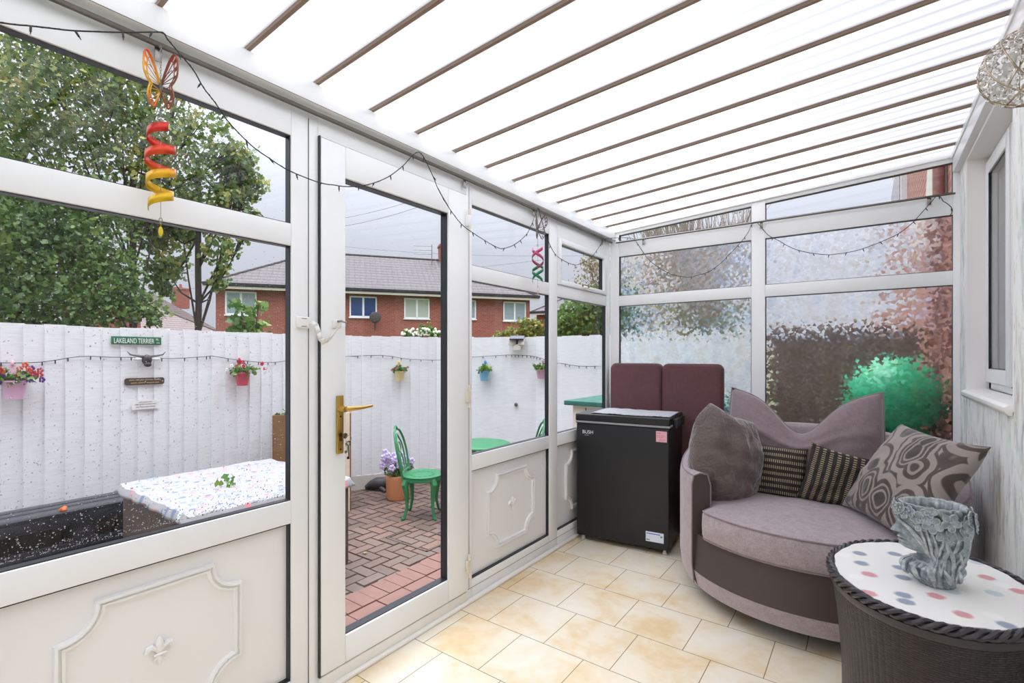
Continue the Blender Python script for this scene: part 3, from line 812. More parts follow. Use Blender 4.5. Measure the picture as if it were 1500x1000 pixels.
place_pillow('knit_cushion', 'small black and cream dashed knit cushion next to the velvet cushion', M['knit'],
    pillow(.285,.275,.13,.07,2,.010), (1.262,2.975,.640), (rd(-14),rd(2),rd(4)), seam=None)
place_pillow('knit_cushion', 'small black and cream dashed knit cushion next to the swirl cushion', M['knit'],
    pillow(.30,.28,.13,.09,9,.016), (1.530,2.93,.645), (rd(-16),rd(104),rd(-8)))
for o in [x for x in C.objects if x.name.startswith('knit_cushion')]: o['group'] = 'dashed knit cushions'
U = Vector((.50,-.86,-.04)).normalized(); V = Vector((.50,.16,.80)); V = (V - U*V.dot(U)).normalized(); Nn = V.cross(U).normalized()
mt = Matrix((U, Nn, V)).transposed()
if mt.determinant() < 0: mt = Matrix((U, -Nn, V)).transposed()
place_pillow('swirl_cushion', 'big taupe velvet cushion with brown swirl rings leaning on the arm by the papered wall', M['swirl'],
    pillow(.50,.48,.17,.08,4,.014), (1.800,2.735,.722), mtx=mt)

# ---- woven side table
TX, TY, TRX, TRY = 1.806, 1.920, .252, .325
tb = tag(empty('woven_side_table', (TX,TY,0)), 'dark woven drum side table with an oval cloth-covered top in front of the armchair', 'side table')
def weave(name, c1, c2, sc=1):
    m, nt, out = newmat(name); tc = N(nt, 'ShaderNodeTexCoord'); sp = N(nt, 'ShaderNodeSeparateXYZ'); L(nt, tc.outputs['Object'], sp.inputs[0])
    ang = math_(nt, 'ARCTAN2', sp.outputs['Y'], sp.outputs['X'])
    cb = N(nt, 'ShaderNodeCombineXYZ'); L(nt, math_(nt, 'MULTIPLY', ang, .29), cb.inputs[0]); L(nt, sp.outputs['Z'], cb.inputs[1])
    b = N(nt, 'ShaderNodeTexBrick'); b.offset = .5
    for k, v in (('Scale',1),('Mortar Size',.0012),('Mortar Smooth',1),('Brick Width',.019*sc),('Row Height',.0062*sc)): b.inputs[k].default_value = v
    b.inputs['Color1'].default_value = lin(c1); b.inputs['Color2'].default_value = lin(c2); b.inputs['Mortar'].default_value = lin((14,12,12))
    L(nt, cb.outputs[0], b.inputs['Vector'])
    x = math_(nt, 'SINE', math_(nt, 'MULTIPLY', ang, .29*PI/(.019*sc)*1))
    h = math_(nt, 'ADD', math_(nt, 'MULTIPLY', math_(nt, 'SUBTRACT', 1, b.outputs['Fac']), 1), math_(nt, 'MULTIPLY', math_(nt, 'ABSOLUTE', x), .5))
    pbsdf(nt, out, b.outputs['Color'], .38, 0, bump(nt, h, .9, .004)); return m
M['weave'] = weave('dark_woven_rattan', (58,50,50), (42,36,37))
M['rimw'] = simple('dark_braided_rattan', (52,48,52), .32, var=.2, vscale=90)
prof = []
for k in range(25):
    z = .02 + .535*k/24; t = z/.575
    f = .80 + .17*t**2.2 + .09*(1-t)**2.5
    prof.append((f, z))
mb = MB(); mb.lathe([(r, z) for r, z in prof], 72, (0,0,0), TRX, TRY); mb.build('woven_body', M['weave'], tb, smooth=True, local=True)
rm = MB()
rm.lathe([(.90,.548),(.965,.550),(.985,.560),(.985,.572),(.95,.580)], 72, (0,0,0), TRX, TRY, caps=False)
for st in range(3):
    pts = []; n = 150
    for k in range(n):
        a = 2*PI*k/n; w = a*19 + st*2*PI/3
        r = .972 + .028*cos(w); z = .588 + .009*sin(w)
        pts.append((TRX*r*cos(a), TRY*r*sin(a), z))
    rm.tube(pts, .0066, 6, closed=True)
rm.build('braided_rim', M['rimw'], tb, smooth=True, local=True)
MB().lathe([(.96,.575),(.96,.594)], 72, (0,0,0), TRX, TRY).build('table_top', M['rimw'], tb, local=True)
for k in range(4):
    a = PI/4+PI/2*k; MB().lathe([(.018,0),(.018,.022)],12,(TRX*.72*cos(a),TRY*.72*sin(a),0)).build('foot', M['black'], tb, local=True)
def spots(name, scale, base0=(226,224,220), base1=(240,239,236), kfac=235):
    kind = 'Object'
    m, nt, out = newmat(name); v = coords(nt, kind)
    fl_ = N(nt, 'ShaderNodeVectorMath', operation='MULTIPLY'); L(nt, v, fl_.inputs[0]); fl_.inputs[1].default_value = (1,1,0)
    vo = N(nt, 'ShaderNodeTexVoronoi', feature='F1', voronoi_dimensions='2D'); vo.inputs['Scale'].default_value = scale; vo.inputs['Randomness'].default_value = .80; L(nt, fl_.outputs[0], vo.inputs['Vector'])
    d = math_(nt, 'ADD', vo.outputs['Distance'], math_(nt, 'MULTIPLY', math_(nt, 'SUBTRACT', noise_(nt, v, 60, 4, .7), .5), .12))
    k = ramp(nt, d, [(.16,(kfac,kfac,kfac)),(.25,(0,0,0))])
    sp = N(nt, 'ShaderNodeSeparateColor'); L(nt, vo.outputs['Color'], sp.inputs[0])
    cc = ramp(nt, sp.outputs[0], [(0,(208,124,134)),(.20,base1),(.28,(120,134,160)),(.50,(190,204,212)),(.60,(206,130,140)),(.70,(104,114,140)),(.90,base1)], 'CONSTANT')
    n2 = noise_(nt, v, 500, 2)
    base = mix(nt, n2, base0, base1)
    c = mix(nt, k, base, cc)
    pbsdf(nt, out, c, .8, 0, bump(nt, n2, .12, .001)); return m
M['spots'] = spots('white_spotted_cloth', 10.5)
cl = MB(); n = 90; vs = [(TX,TY,.5972)]; fs = []
for k in range(n):
    a = 2*PI*k/n; r = .925 + .008*sin(a*11)+.006*sin(a*23+1); vs.append((TX+TRX*r*cos(a), TY+TRY*r*sin(a), .5972))
for k in range(n):
    a = 2*PI*k/n; r = .925 + .008*sin(a*11)+.006*sin(a*23+1); vs.append((TX+TRX*r*cos(a), TY+TRY*r*sin(a), .5945))
for k in range(n):
    q = 1+(k+1) % n; fs.append((0, 1+k, q)); fs.append((1+k, 1+n+k, 1+n+(k+1) % n, q))
cl.add(vs, fs); o = cl.build('table_cloth', M['spots'], smooth=False, origin=(TX,TY,.5945))
tag(o, 'white oval cloth with pink and blue watercolour spots on the woven side table', 'tablecloth')

# ---- woman's-head planter
HX, HY, HZ = 1.813, 1.885, .5975
hd = tag(empty('head_planter', (HX,HY,HZ), (0,0,0)), 'silver-grey planter shaped as a woman\'s head wearing a flower crown', 'planter')
# face points towards the left of the room as seen from the camera
FD_ = Vector((-.982,-.19,0)).normalized(); SD_ = Vector((0,0,1)).cross(FD_)
def patina():
    m, nt, out = newmat('silver_patina_crease_shade'); v = coords(nt)
    g = N(nt, 'ShaderNodeNewGeometry')
    n1 = noise_(nt, v, 60, 5, .65); n2 = noise_(nt, v, 18, 3)
    c = ramp(nt, n1, [(.3,(128,138,142)),(.5,(164,172,175)),(.7,(206,210,210))])
    c = mix(nt, ramp(nt, n2, [(.62,(0,0,0)),(.75,(130,130,130))]), c, (150,138,106))
    pt_ = ramp(nt, g.outputs['Pointiness'], [(.40,(84,94,100)),(.495,(190,196,200)),(.56,(255,255,255))])  # cavity darkness: shade in the creases put into the colour over the patina
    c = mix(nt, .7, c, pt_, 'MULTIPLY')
    pbsdf(nt, out, c, .42, .35, bump(nt, n1, .2, .002)); return m
M['patina'] = patina()
def interp(tab, z):
    for (z0, a), (z1, b) in zip(tab, tab[1:]):
        if z <= z1:
            t = (z-z0)/(z1-z0) if z1 > z0 else 0; t = max(0, min(1, t)); t = t*t*(3-2*t)
            return [p+(q-p)*t for p, q in zip(a, b)]
    return list(tab[-1][1])
# z : (front extent, back extent, half depth)
HT = [(0,(.030,.050,.045)),(.010,(.040,.050,.050)),(.030,(.058,.054,.058)),(.050,(.058,.058,.058)),(.064,(.042,.062,.052)),(.076,(.030,.066,.048)),(.088,(.034,.066,.050)),(.096,(.062,.067,.054)),
      (.106,(.074,.068,.057)),(.120,(.074,.070,.060)),(.140,(.075,.072,.063)),(.160,(.078,.076,.066)),(.180,(.080,.078,.068)),(.200,(.082,.078,.069)),(.218,(.080,.076,.068)),(.228,(.078,.074,.067))]
def hsurf(a, z):
    """a = 0 at the face"""
    f, b, dd = interp(HT, z)
    ex = f if cos(a) > 0 else b
    x = ex*cos(a); y = dd*sin(a)
    aa = (a+PI) % (2*PI) - PI
    def G(z0, s, a0, sa): return math.exp(-((z-z0)/s)**2 - ((aa-a0)/sa)**2)
    r = 0
    # nose, lips, chin, brow, eye hollows, cheek
    tz = max(0, min(1, (.172-z)/.030)) if z > .141 else max(0, 1-(.141-z)/.006)
    r += .025*tz*math.exp(-(aa/.18)**2)
    r += .009*G(.1245,.0036,0,.24) + .008*G(.1150,.0036,0,.22) - .005*G(.1198,.0018,0,.35) + .009*G(.100,.007,0,.30)
    r += .004*G(.170,.006,0,.6)
    for s in (-1,1):
        r -= .012*G(.156,.009,s*.40,.20); r += .007*G(.155,.0045,s*.42,.12); r += .003*G(.135,.014,s*.62,.3)
    hair = max(0, min(1, (abs(aa)-1.12)/.18)) if z > .07 else .5
    r += hair*(.0034*sin(aa*19 + 40*z + 2.2*sin(z*60)) + .0042) 
    n_ = math.hypot(x, y) or 1
    return Vector((x*(1+r/n_), y*(1+r/n_), z))
def hw(p): return FD_*p.x + SD_*p.y + Vector((0,0,p.z))
mb = MB(); na, nz = 168, 110
vs = [hw(hsurf(2*PI*i/na, .228*j/nz)) for j in range(nz+1) for i in range(na)]
fs = [(j*na+i, j*na+(i+1) % na, (j+1)*na+(i+1) % na, (j+1)*na+i) for j in range(nz) for i in range(na)]
k0 = len(vs)
for sc_, z in ((.94,.231),(.88,.229),(.86,.20),(.82,.15)):
    for i in range(na):
        p = hsurf(2*PI*i/na, .228); vs.append(hw(Vector((p.x*sc_, p.y*sc_, z))))
for q in range(4):
    b0 = (nz*na if q == 0 else k0+(q-1)*na); b1 = k0+q*na
    fs += [(b0+i, b0+(i+1) % na, b1+(i+1) % na, b1+i) for i in range(na)]
fs.append(tuple(k0+3*na+i for i in range(na))); fs.append(tuple(range(na))[::-1])
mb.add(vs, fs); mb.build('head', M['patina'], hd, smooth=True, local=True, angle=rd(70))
st = MB(); rr = random.Random(4)
for k in range(34):
    s = 1 if k % 2 else -1
    a = s*(1.18 + 1.95*(k//2)/17 + rr.uniform(-.05,.05)); zt = .185 + rr.uniform(-.02,.02); ze = rr.uniform(.012,.05); ph = rr.uniform(0,6)
    pts = []
    for i in range(22):
        t = i/21; z = zt + (ze-zt)*t
        an = a + .12*sin(t*5+ph) - s*.12*t + s*.1*(t**2)
        p = hsurf(an, z); q = p + Vector((p.x, p.y, 0)).normalized()*.0030; pts.append(hw(q))
    st.tube(pts, [.0022+.0034*sin(PI*(i+1)/23) for i in range(22)], 6)
for s in (-1,1):   # fringe sweeping back from the brow, lids
    for q in range(4):
        pts = []
        for i in range(14):
            t = i/13; an = s*(.10 + 1.10*t); z = .178 - .004*q - (.075-.006*q)*t**2.0 + .004*q
            p = hsurf(an, z); pts.append(hw(p + Vector((p.x,p.y,0)).normalized()*(.0015+.0008*q)))
        st.tube(pts, [.0018+.0032*sin(PI*(i+1)/15) for i in range(14)], 6)
for k in range(11):  # leaves round the shoulders
    a = 2*PI*k/11; pts = []
    for i in range(8):
        t = i/7; p = hsurf(a+.25*t, .062-.04*t); pts.append(hw(p + Vector((p.x,p.y,0)).normalized()*(.001+.008*sin(t*PI*.8))))
    st.tube(pts, [.002+.006*sin(PI*(i+.5)/8) for i in range(8)], 6)
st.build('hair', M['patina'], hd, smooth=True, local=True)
def flower_at(a, z, R, seed):
    p = hsurf(a, z); nn = Vector((p.x, p.y, .01)).normalized(); c = hw(p + nn*.008); nw_ = hw(nn); up = Vector((0,0,1)); e = up.cross(nw_).normalized(); g = nw_.cross(e)
    f = MB()
    for k in range(5):
        an = 2*PI*k/5+seed; d_ = e*cos(an)+g*sin(an); s_ = nw_.cross(d_)
        loop = []
        for q in range(12):
            th = 2*PI*q/12; loop.append(c + d_*(R*.58 + R*.42*cos(th)) + s_*R*.36*sin(th) + nw_*(.002+.002*cos(th)))
        f.tube(loop, .0017, 5, closed=True)
        f.add([c+nw_*.0012]+[x*1 - nw_*.0008 for x in loop], [(0,1+q,1+(q+1) % 12) for q in range(12)])
    f.ball(c+nw_*.003, .0036, k=8, h=6)
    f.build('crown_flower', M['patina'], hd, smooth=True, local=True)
fl_ = [(-1.15,.205,.017),(-.75,.212,.013),(-.45,.216,.012),(-.15,.214,.012),(.15,.214,.012),(.45,.214,.012),(-1.75,.20,.019),(-2.15,.185,.018),(-1.62,.165,.018),(-2.5,.205,.018),(-2.75,.185,.015),(-1.3,.222,.011),(3.05,.205,.018),(2.5,.205,.018),(1.9,.205,.018),(1.2,.205,.017),(.8,.21,.014),(-.6,.200,.010),(-.95,.195,.010),(-.3,.203,.009)]
fl_ += [(-1.35,.186,.018),(-1.9,.170,.019),(-1.05,.180,.014),(-2.3,.195,.019),(-2.7,.200,.018)]
for a, z, R in fl_: flower_at(-a, z, R*1.3, a*3)
ri = MB(); ri.tube([hw(Vector((hsurf(2*PI*i/60,.228).x*.97, hsurf(2*PI*i/60,.228).y*.97, .2295+.001*sin(i*2.1)))) for i in range(60)], .003, 6, closed=True)
ri.build('rim', M['patina'], hd, smooth=True, local=True)

# ---- crystal ball pendant
PCX, PCY, PCZ, PR = 1.950, 1.560, 1.905, .082
pd = tag(empty('crystal_pendant', (PCX,PCY,PCZ-PR)), 'round crystal bead and wire globe lamp hanging by the papered wall', 'lamp')
cm = simple('champagne_metal', (176,160,138), .25, 1.0)
gm, nt, out = newmat('crystal'); pbsdf(nt, out, (250,248,244), .03, 0, None, IOR=1.5, Transmission_Weight=.85)
wr_ = MB()
for k in range(7):
    ax = Vector((cos(k*1.3), sin(k*1.3), .5*sin(k*2.1))).normalized(); e = ax.orthogonal().normalized(); g = ax.cross(e)
    wr_.tube([Vector((PCX,PCY,PCZ)) + (e*cos(2*PI*i/48)+g*sin(2*PI*i/48))*PR for i in range(48)], .0017, 6, closed=True)
wr_.tube([(PCX,PCY,PCZ+PR),(PCX,PCY,zr(PCX)+.0)],.003,8)
wr_.lathe([(.03,0),(.03,.02),(.01,.035)],20,(PCX,PCY,zr(PCX)-.032))
wr_.build('wire_cage', cm, pd, smooth=True)
bd = MB(); rr = random.Random(2); nb = 150
for k in range(nb):
    z = 1-2*(k+.5)/nb; r = math.sqrt(1-z*z); a = k*2.39996
    bd.ball(Vector((PCX,PCY,PCZ)) + Vector((r*cos(a), r*sin(a), z))*PR*.95, .0075, k=6, h=4)
b_ = bd.build('crystal_beads', gm, pd, smooth=False); b_['kind'] = 'stuff'

# ---- string of lights
tp = [(0,33),(22,36),(45,38),(80,42),(110,45),(180,47.5),(232,47)]
seg1 = tp + [(240,49),(246,58),(262,77),(283,102),(298,128),(315,150),(332,175),(350,195),(372,216),(395,232),(418,247),(440,257),(470,268),(490,271),(503,273),(522,273),(540,270),(556,265),(572,257),(590,243),(602,230),(611,223),(617,225),(624,236),(630,249),(636,262),(642,277),(655,300),(666,316),(676,328),(687,337),(710,352),(724,360),(735,364),(750,360),(762,352),(772,342),(780,326),(788,305),(792,318),(798,338),(806,360),(815,374),(825,381),(835,386),(845,388),(857,383),(866,377),(876,364),(884,352),(891,349)]
seg2 = [(912,348),(926,349),(932,354),(940,366),(950,380),(960,388),(972,396),(985,402),(1000,405),(1010,406),(1026,402),(1040,397),(1055,386),(1068,373),(1085,355),(1096,340),(1101,329),(1107,325),(1114,331),(1125,344),(1140,352),(1152,359),(1165,365),(1185,370),(1210,373),(1225,372),(1240,370),(1258,366),(1270,362),(1286,356),(1300,350),(1313,344),(1325,336),(1338,325),(1347,315),(1356,305),(1365,295),(1371,288),(1377,288),(1382,295),(1386,297),(1393,303),(1395,309),(1392,315)]
path = [onx(a,b,.056) for a,b in seg1] + [ony(a,b,3.580) for a,b in seg2]
def smooth_path(p, m=4):
    out = []
    for i in range(len(p)-1):
        p0 = p[max(0,i-1)]; p1 = p[i]; p2 = p[i+1]; p3 = p[min(len(p)-1,i+2)]
        for k in range(m):
            t = k/m; out.append(.5*((2*p1)+(p2-p0)*t+(2*p0-5*p1+4*p2-p3)*t*t+(3*p1-p0-3*p2+p3)*t**3))
    return out+[p[-1]]
path = smooth_path(path)
sl_ = tag(empty('string_lights', (.04,1.8,2.0)), 'dark cable of unlit fairy lights looped along the curtain rails inside the conservatory', 'string lights')
MB().tube(path, .0019, 5).build('light_cable', M['black_wire'], sl_, smooth=True)
# second twisted strand
acc = 0; tw = []
for i,p in enumerate(path):
    if i: acc += (path[i]-path[i-1]).length
    tw.append(p + Vector((.0012*cos(acc*300),.0012*sin(acc*300),.0014*sin(acc*300))))
MB().tube(tw, .0015, 4).build('light_cable', M['black_wire'], sl_, smooth=True)
acc = 0; nxt = .05; rr = random.Random(11)
for i in range(1, len(path)):
    acc += (path[i]-path[i-1]).length
    if acc >= nxt:
        nxt += .088
        a = rr.uniform(-.9,.9); dv = Vector((.3*rr.uniform(0,1), sin(a)*.6, -cos(a)*1)).normalized() if path[i].y < 3.5 else Vector((sin(a)*.6,-.3,-cos(a))).normalized()
        b = path[i]; MB().tube([b, b+dv*.004, b+dv*.015, b+dv*.016],[.002,.0026,.0024,.0016],6).tube([b+dv*.016,b+dv*.022],[.0014,.001],6).build('bulb', M['black'], sl_, smooth=True)

# ---- butterfly wind spinners
def grad(name, stops, metal=.35):
    m, nt, out = newmat(name); tc = N(nt, 'ShaderNodeTexCoord'); sp = N(nt, 'ShaderNodeSeparateXYZ'); L(nt, tc.outputs['Generated'], sp.inputs[0])
    c = ramp(nt, math_(nt, 'ADD', sp.outputs['Z'], math_(nt, 'MULTIPLY', math_(nt, 'SUBTRACT', noise_(nt, coords(nt), 60, 3), .5), .12)), stops)
    pbsdf(nt, out, c, .3, metal); return m
def spinner(loc, H, rmax, turns, strands, rw, mat, wmatL, wmatR, beadmat, chain, btf_z, bscale, label, yaw, top_r=.8):
    t = tag(empty('wind_spinner', loc), label, 'wind spinner', 'butterfly wind spinners')
    x, y, z = loc
    zb = z - chain - 0.0
    c = MB()
    # chain links from the hook down to the spiral, then the axis wire
    k = 0; zz = z
    while zz > zb - .0:
        e = (1,0) if k % 2 else (0,1)
        c.tube([(x+.0022*cos(q)*e[0], y+.0022*cos(q)*e[1], zz-.0045+.0045*sin(q)) for q in [2*PI*i/10 for i in range(10)]], .0006, 4, closed=True)
        zz -= .0075; k += 1
    c.tube([(x,y,zb+.002),(x,y,zb-H-.012)], .0007, 5)
    c.tube([(x+.005*cos(q), y+.005*cos(q)*.6, zb-.004+.006*sin(q)) for q in [2*PI*i/14 for i in range(14)]], .0011, 5, closed=True)
    c.tube([(x,y+.004*cos(q), zb-H-.016+.006*sin(q)) for q in [2*PI*i/14 for i in range(14)]], .001, 5, closed=True)
    c.build('hanging_chain', M['steel'], t, smooth=True)
    for s in range(strands):
        n = int(60*turns); mb = MB(); vs = []; 
        for i in range(n+1):
            u = i/n; a = yaw - 2*PI*turns*u*(1 if s == 0 else -1) + (PI if s else 0)
            r = rmax*(top_r + (1-top_r)*sin(PI*min(1,u*1.15))) ; zc = zb - .012 - rw/2 - (H-.02-rw)*u
            ux, uy = cos(a), sin(a)
            for dr, dz in ((0,rw/2),(0,-rw/2)):
                vs.append((x+(r+dr)*ux, y+(r+dr)*uy, zc+dz))
        fs = [(2*i,2*i+1,2*i+3,2*i+2) for i in range(n)]
        o = mb.add(vs, fs).build('spiral_ribbon', mat, t, smooth=True)
        md = o.modifiers.new('s','SOLIDIFY'); md.thickness = .0012; md.offset = 0
    MB().tube([(x,y,zb-H-.022),(x,y,zb-H-.034)],.0008,5).ball((x,y,zb-H-.048),.004,.006,.014,8,8).build('drop_bead', beadmat, t, smooth=True)
    # butterfly
    bz = btf_z; bs = bscale
    bt = MB().tube([(x,y,bz+.020*bs),(x,y,bz+.008*bs),(x,y,bz-.010*bs),(x,y,bz-.034*bs)],[.0015,.0034*bs+.001,.003*bs+.001,.001],8)
    for s in (-1,1):
        bt.tube([(x,y,bz+.018*bs),(x+.004*s*bs,y+s*.010*bs,bz+.034*bs),(x+.006*s*bs,y+s*.018*bs,bz+.046*bs),(x+.004*s*bs,y+s*.022*bs,bz+.043*bs)],.0009,5)
    body = bt.build('butterfly_body', M['rail'], t, smooth=True)
    for s, wm, fold in ((-1, wmatL, 1.05), (1, wmatR, .62)):
        wd = Vector((cos(yaw+s*fold)*1.0, sin(yaw+s*fold), 0)) if False else (Vector((.0,-1,0)) if s < 0 else Vector((.0,1,0)))
        lat = Vector((.31,.95,0)); tow = Vector((.95,-.31,0)); wd = lat*(s*.62) + tow*(.45 if s < 0 else .75)
        outl = [(.002,.012),(.012,.034),(.024,.056),(.036,.068),(.044,.062),(.047,.044),(.046,.024),(.038,.010),(.030,.002),(.034,-.010),(.036,-.024),(.030,-.038),(.022,-.046),(.016,-.040),(.010,-.026),(.003,-.008)]
        P2 = [Vector((x,y,bz)) + wd*a*bs + Vector((0,0,b*bs)) for a, b in outl]
        w = MB(); w.tube(smooth_path(P2+[P2[0]],3)[:-1], .0016*bs+.0004, 5, closed=True)
        inn = [Vector((x,y,bz)) + wd*a*bs*.80 + Vector((0,0,b*bs*.80+.001)) for a, b in outl]
        w.tube(smooth_path(inn+[inn[0]],3)[:-1], .001*bs+.0002, 5, closed=True)
        for k in range(1,15):
            root = Vector((x,y,bz+ (.008 if k < 8 else -.004)*bs)); w.tube([root, root.lerp(P2[k],.55)+wd*.001, P2[k]], [.0012,.0011,.0009], 5)
        for k in range(1,15):
            if k in (8,): continue
            a = inn[k]; b = P2[k]; a2 = inn[k+1 if k < 15 else k]; b2 = P2[k+1 if k < 15 else k]
            w.add([a.lerp(b,.1), b, b.lerp(b2,.45), a.lerp(a2,.45)], [(0,1,2,3)])
        w.build('butterfly_wing', wm, body, smooth=True)
    return t
redyel = grad('red_to_yellow_enamel', [(0,(214,178,28)),(.40,(222,170,30)),(.56,(214,70,34)),(1,(198,40,34))])
wl = grad('orange_yellow_wing', [(0,(206,60,30)),(.35,(222,170,40)),(.7,(226,160,50)),(1,(206,60,34))]); wrm = grad('rust_wing', [(0,(150,78,50)),(.5,(120,84,64)),(1,(160,60,44))])
bead = simple('yellow_glass_bead', (214,190,40), .1); 
spinner((.062,.533,2.125), .265, .036, 3.4, 1, .025, redyel, wl, wrm, bead, .205, 2.005, 1.30, 'red and yellow spiral wind spinner with a butterfly, in front of the big left window', .3)
pg = grad('green_to_pink_enamel', [(0,(20,110,60)),(.42,(40,120,70)),(.55,(150,60,90)),(1,(200,60,110))]); gw = grad('grey_wing', [(0,(120,110,104)),(1,(110,104,100))])
spinner((.060,2.470,2.130), .235, .035, 1.5, 2, .020, pg, gw, gw, simple('pink_glass_bead',(236,170,180),.15), .205, 2.015, 1.25, 'pink and green double spiral wind spinner with a grey butterfly, right of the door', .2, .9)
# ------------------------------------------------------------------ outside
GZ = -.30
def paver():
    m, nt, out = newmat('red_brown_block_paving'); g = N(nt, 'ShaderNodeNewGeometry'); p = geo_pos(nt)
    n1 = noise_(nt, p, 1.6, 4); n2 = noise_(nt, p, 60, 4, .7); n3 = noise_(nt, p, 400, 2)
    c = ramp(nt, g.outputs['Random Per Island'], [(0,(96,76,68)),(.4,(108,85,75)),(.7,(116,95,86)),(1,(126,94,80))])
    c = mix(nt, math_(nt, 'MULTIPLY', n1, .5), c, (96,88,82)); c = mix(nt, ramp(nt, n3, [(.62,(0,0,0)),(.72,(120,120,120))]), c, (206,192,180))
    pbsdf(nt, out, c, .55, 0, bump(nt, n2, .35, .004)); return m
M['paver'] = paver()
M['paver_red'] = simple('red_block_paving', (130,94,84), .6, var=.2, vscale=14, bmp=.3)
M['joint'] = simple('dark_paving_joint', (78,70,60), .9, var=.2, vscale=30)
def fence_mat():
    m, nt, out = newmat('white_painted_fence_wood'); p = geo_pos(nt, (3,3,14)); g = N(nt, 'ShaderNodeNewGeometry')
    n1 = noise_(nt, geo_pos(nt, (6,6,60)), 1.6, 4, .7); n2 = noise_(nt, geo_pos(nt, (2,2,1)), 2, 3)
    c = ramp(nt, n1, [(.25,(214,215,217)),(.5,(230,231,233)),(.75,(238,239,240))])
    c = mix(nt, math_(nt, 'MULTIPLY', g.outputs['Random Per Island'], .12), c, (206,208,212))
    c = mix(nt, ramp(nt, noise_(nt, geo_pos(nt,(1,1,.5)), 26, 3, .8), [(.70,(0,0,0)),(.78,(140,140,140))]), c, (150,140,126))
    pbsdf(nt, out, c, .8, 0, bump(nt, n1, .35, .004)); return m
M['fence'] = fence_mat()
M['concrete'] = simple('painted_gravel_board', (206,202,194), .8, var=.08, vscale=8, bmp=.3)

patio_base = MB().box(-9,1.9,-6,5.6,GZ-.2,GZ-.012).build('ground_base', M['joint']); struct(patio_base)
pv = MB(); L1, L2, gp = .200, .100, .0035
i0 = 0
def blk(cx_, cy_, hor):
    a, b = (L1/2-gp, L2/2-gp) if hor else (L2/2-gp, L1/2-gp)
    if not (-3.35 < cx_ < -1.02 and -1.0 < cy_ < 5.2): return
    z = GZ + R_.uniform(-.003,.003); e = .004
    pv.add([(cx_-a,cy_-b,z-.03),(cx_+a,cy_-b,z-.03),(cx_+a,cy_+b,z-.03),(cx_-a,cy_+b,z-.03),(cx_-a+e,cy_-b+e,z),(cx_+a-e,cy_-b+e,z),(cx_+a-e,cy_+b-e,z),(cx_-a+e,cy_+b-e,z)],
        [(4,5,6,7),(0,1,5,4),(1,2,6,5),(2,3,7,6),(3,0,4,7)])
for i in range(-60,80):
    for j in range(-60,80):
        # 90 degree herringbone
        x = -2.0 + L2*(i) ; y = 2.0 + L2*(j)
        k = (i - j) % 4
        if k == 0: blk(x + L1/2, y + L2/2, True)
        elif k == 3: blk(x + L2/2, y + L1/2, False)
pvo = pv.build('patio', M['paver'], origin=(0,0,GZ)); struct(pvo)
ed = MB()
for k in range(60):
    y = -1.0 + .108*k; ed.box(-1.07,-.875,y+.003,y+.105,GZ-.03,GZ+.005+R_.uniform(0,.004)); 
    if k % 2 == 0:
        for q in range(4): ed.box(-.87+q*.19,-.685+q*.19,y+.003+.05*(q % 2),y+.21+.05*(q % 2),GZ-.03,GZ+R_.uniform(0,.004))
edo = ed.build('patio_edge', M['paver_red'], origin=(0,0,GZ)); struct(edo)
kb = MB().box(-.11,-.0705,YN,YB+.05,GZ-.05,-.02).build('doorstep_plinth', M['concrete']); struct(kb)
mh = tag(empty('drain_cover', (-1.43,2.93,GZ)), 'square paved-in drain cover set in the block paving near the green chair', 'drain cover')
fr_ = MB()
for b in ((-1.68,-1.18,2.76,2.775),(-1.68,-1.18,3.085,3.10),(-1.68,-1.665,2.76,3.10),(-1.195,-1.18,2.76,3.10)): fr_.box(*b,GZ-.01,GZ+.006)
fr_.build('cover_frame', simple('galvanised_frame',(96,88,82),.5,.4), mh)

# grass and far ground
gm2, nt, out = newmat('far_ground'); pbsdf(nt, out, ramp(nt, noise_(nt, geo_pos(nt), .8, 5), [(.3,(70,84,52)),(.7,(104,112,78))]), .9)
gg = MB().box(-70,40,-30,90,GZ-.7,GZ-.25).build('far_ground', gm2); struct(gg)

# fence
FP = [(-3.32,-1.6),(-3.30,3.35),(-2.70,4.42),(-1.6,4.98),(.86,5.16)]
def fpt(s):
    for (a,b),(c_,d_) in zip(FP, FP[1:]):
        l = math.hypot(c_-a, d_-b)
        if s <= l: return Vector((a+(c_-a)*s/l, b+(d_-b)*s/l, 0)), Vector(((c_-a)/l,(d_-b)/l,0))
        s -= l
    return None
fence = tag(empty('garden_fence', (-3.3,1.5,GZ)), 'tall white painted closeboard fence running round the patio', 'fence')
bd_ = MB(); s = 0; k = 0
while True:
    q = fpt(s+.057)
    if q is None: break
    p, d = q; n = Vector((d.y,-d.x,0))
    zt = 1.492 + R_.uniform(-.006,.006)
    a = p - d*.064; b = p + d*.060
    # feather-edge board, thick on one side
    poly = [a - n*.0, b - n*.0, b + n*.007, a + n*.027]
    bd_.prism([(v.x,v.y,GZ+.16) for v in poly], (0,0,zt-GZ-.16)); s += .1145; k += 1
bd_.build('fence_boards', M['fence'], fence)
gb = MB()
for (a,b),(c_,d_) in zip(FP, FP[1:]):
    v = Vector((c_-a,d_-b,0)); l = v.length; v.normalize(); n = Vector((v.y,-v.x,0)); m_ = Vector(((a+c_)/2,(b+d_)/2,GZ+.08))
    gb.obox(m_+n*.004, v*l/2, n*.022, Vector((0,0,.082)))
gb.build('gravel_board', M['concrete'], fence)
bf = MB(); k = 0
M['brown_wood'] = simple('dark_stained_fence_wood', (92,72,58), .85, var=.2, vscale=3)
x = .88
while x < 1.98:
    bf.box(x,x+.125,5.19,5.21+.012*(k % 2),GZ,1.50); x += .13; k += 1
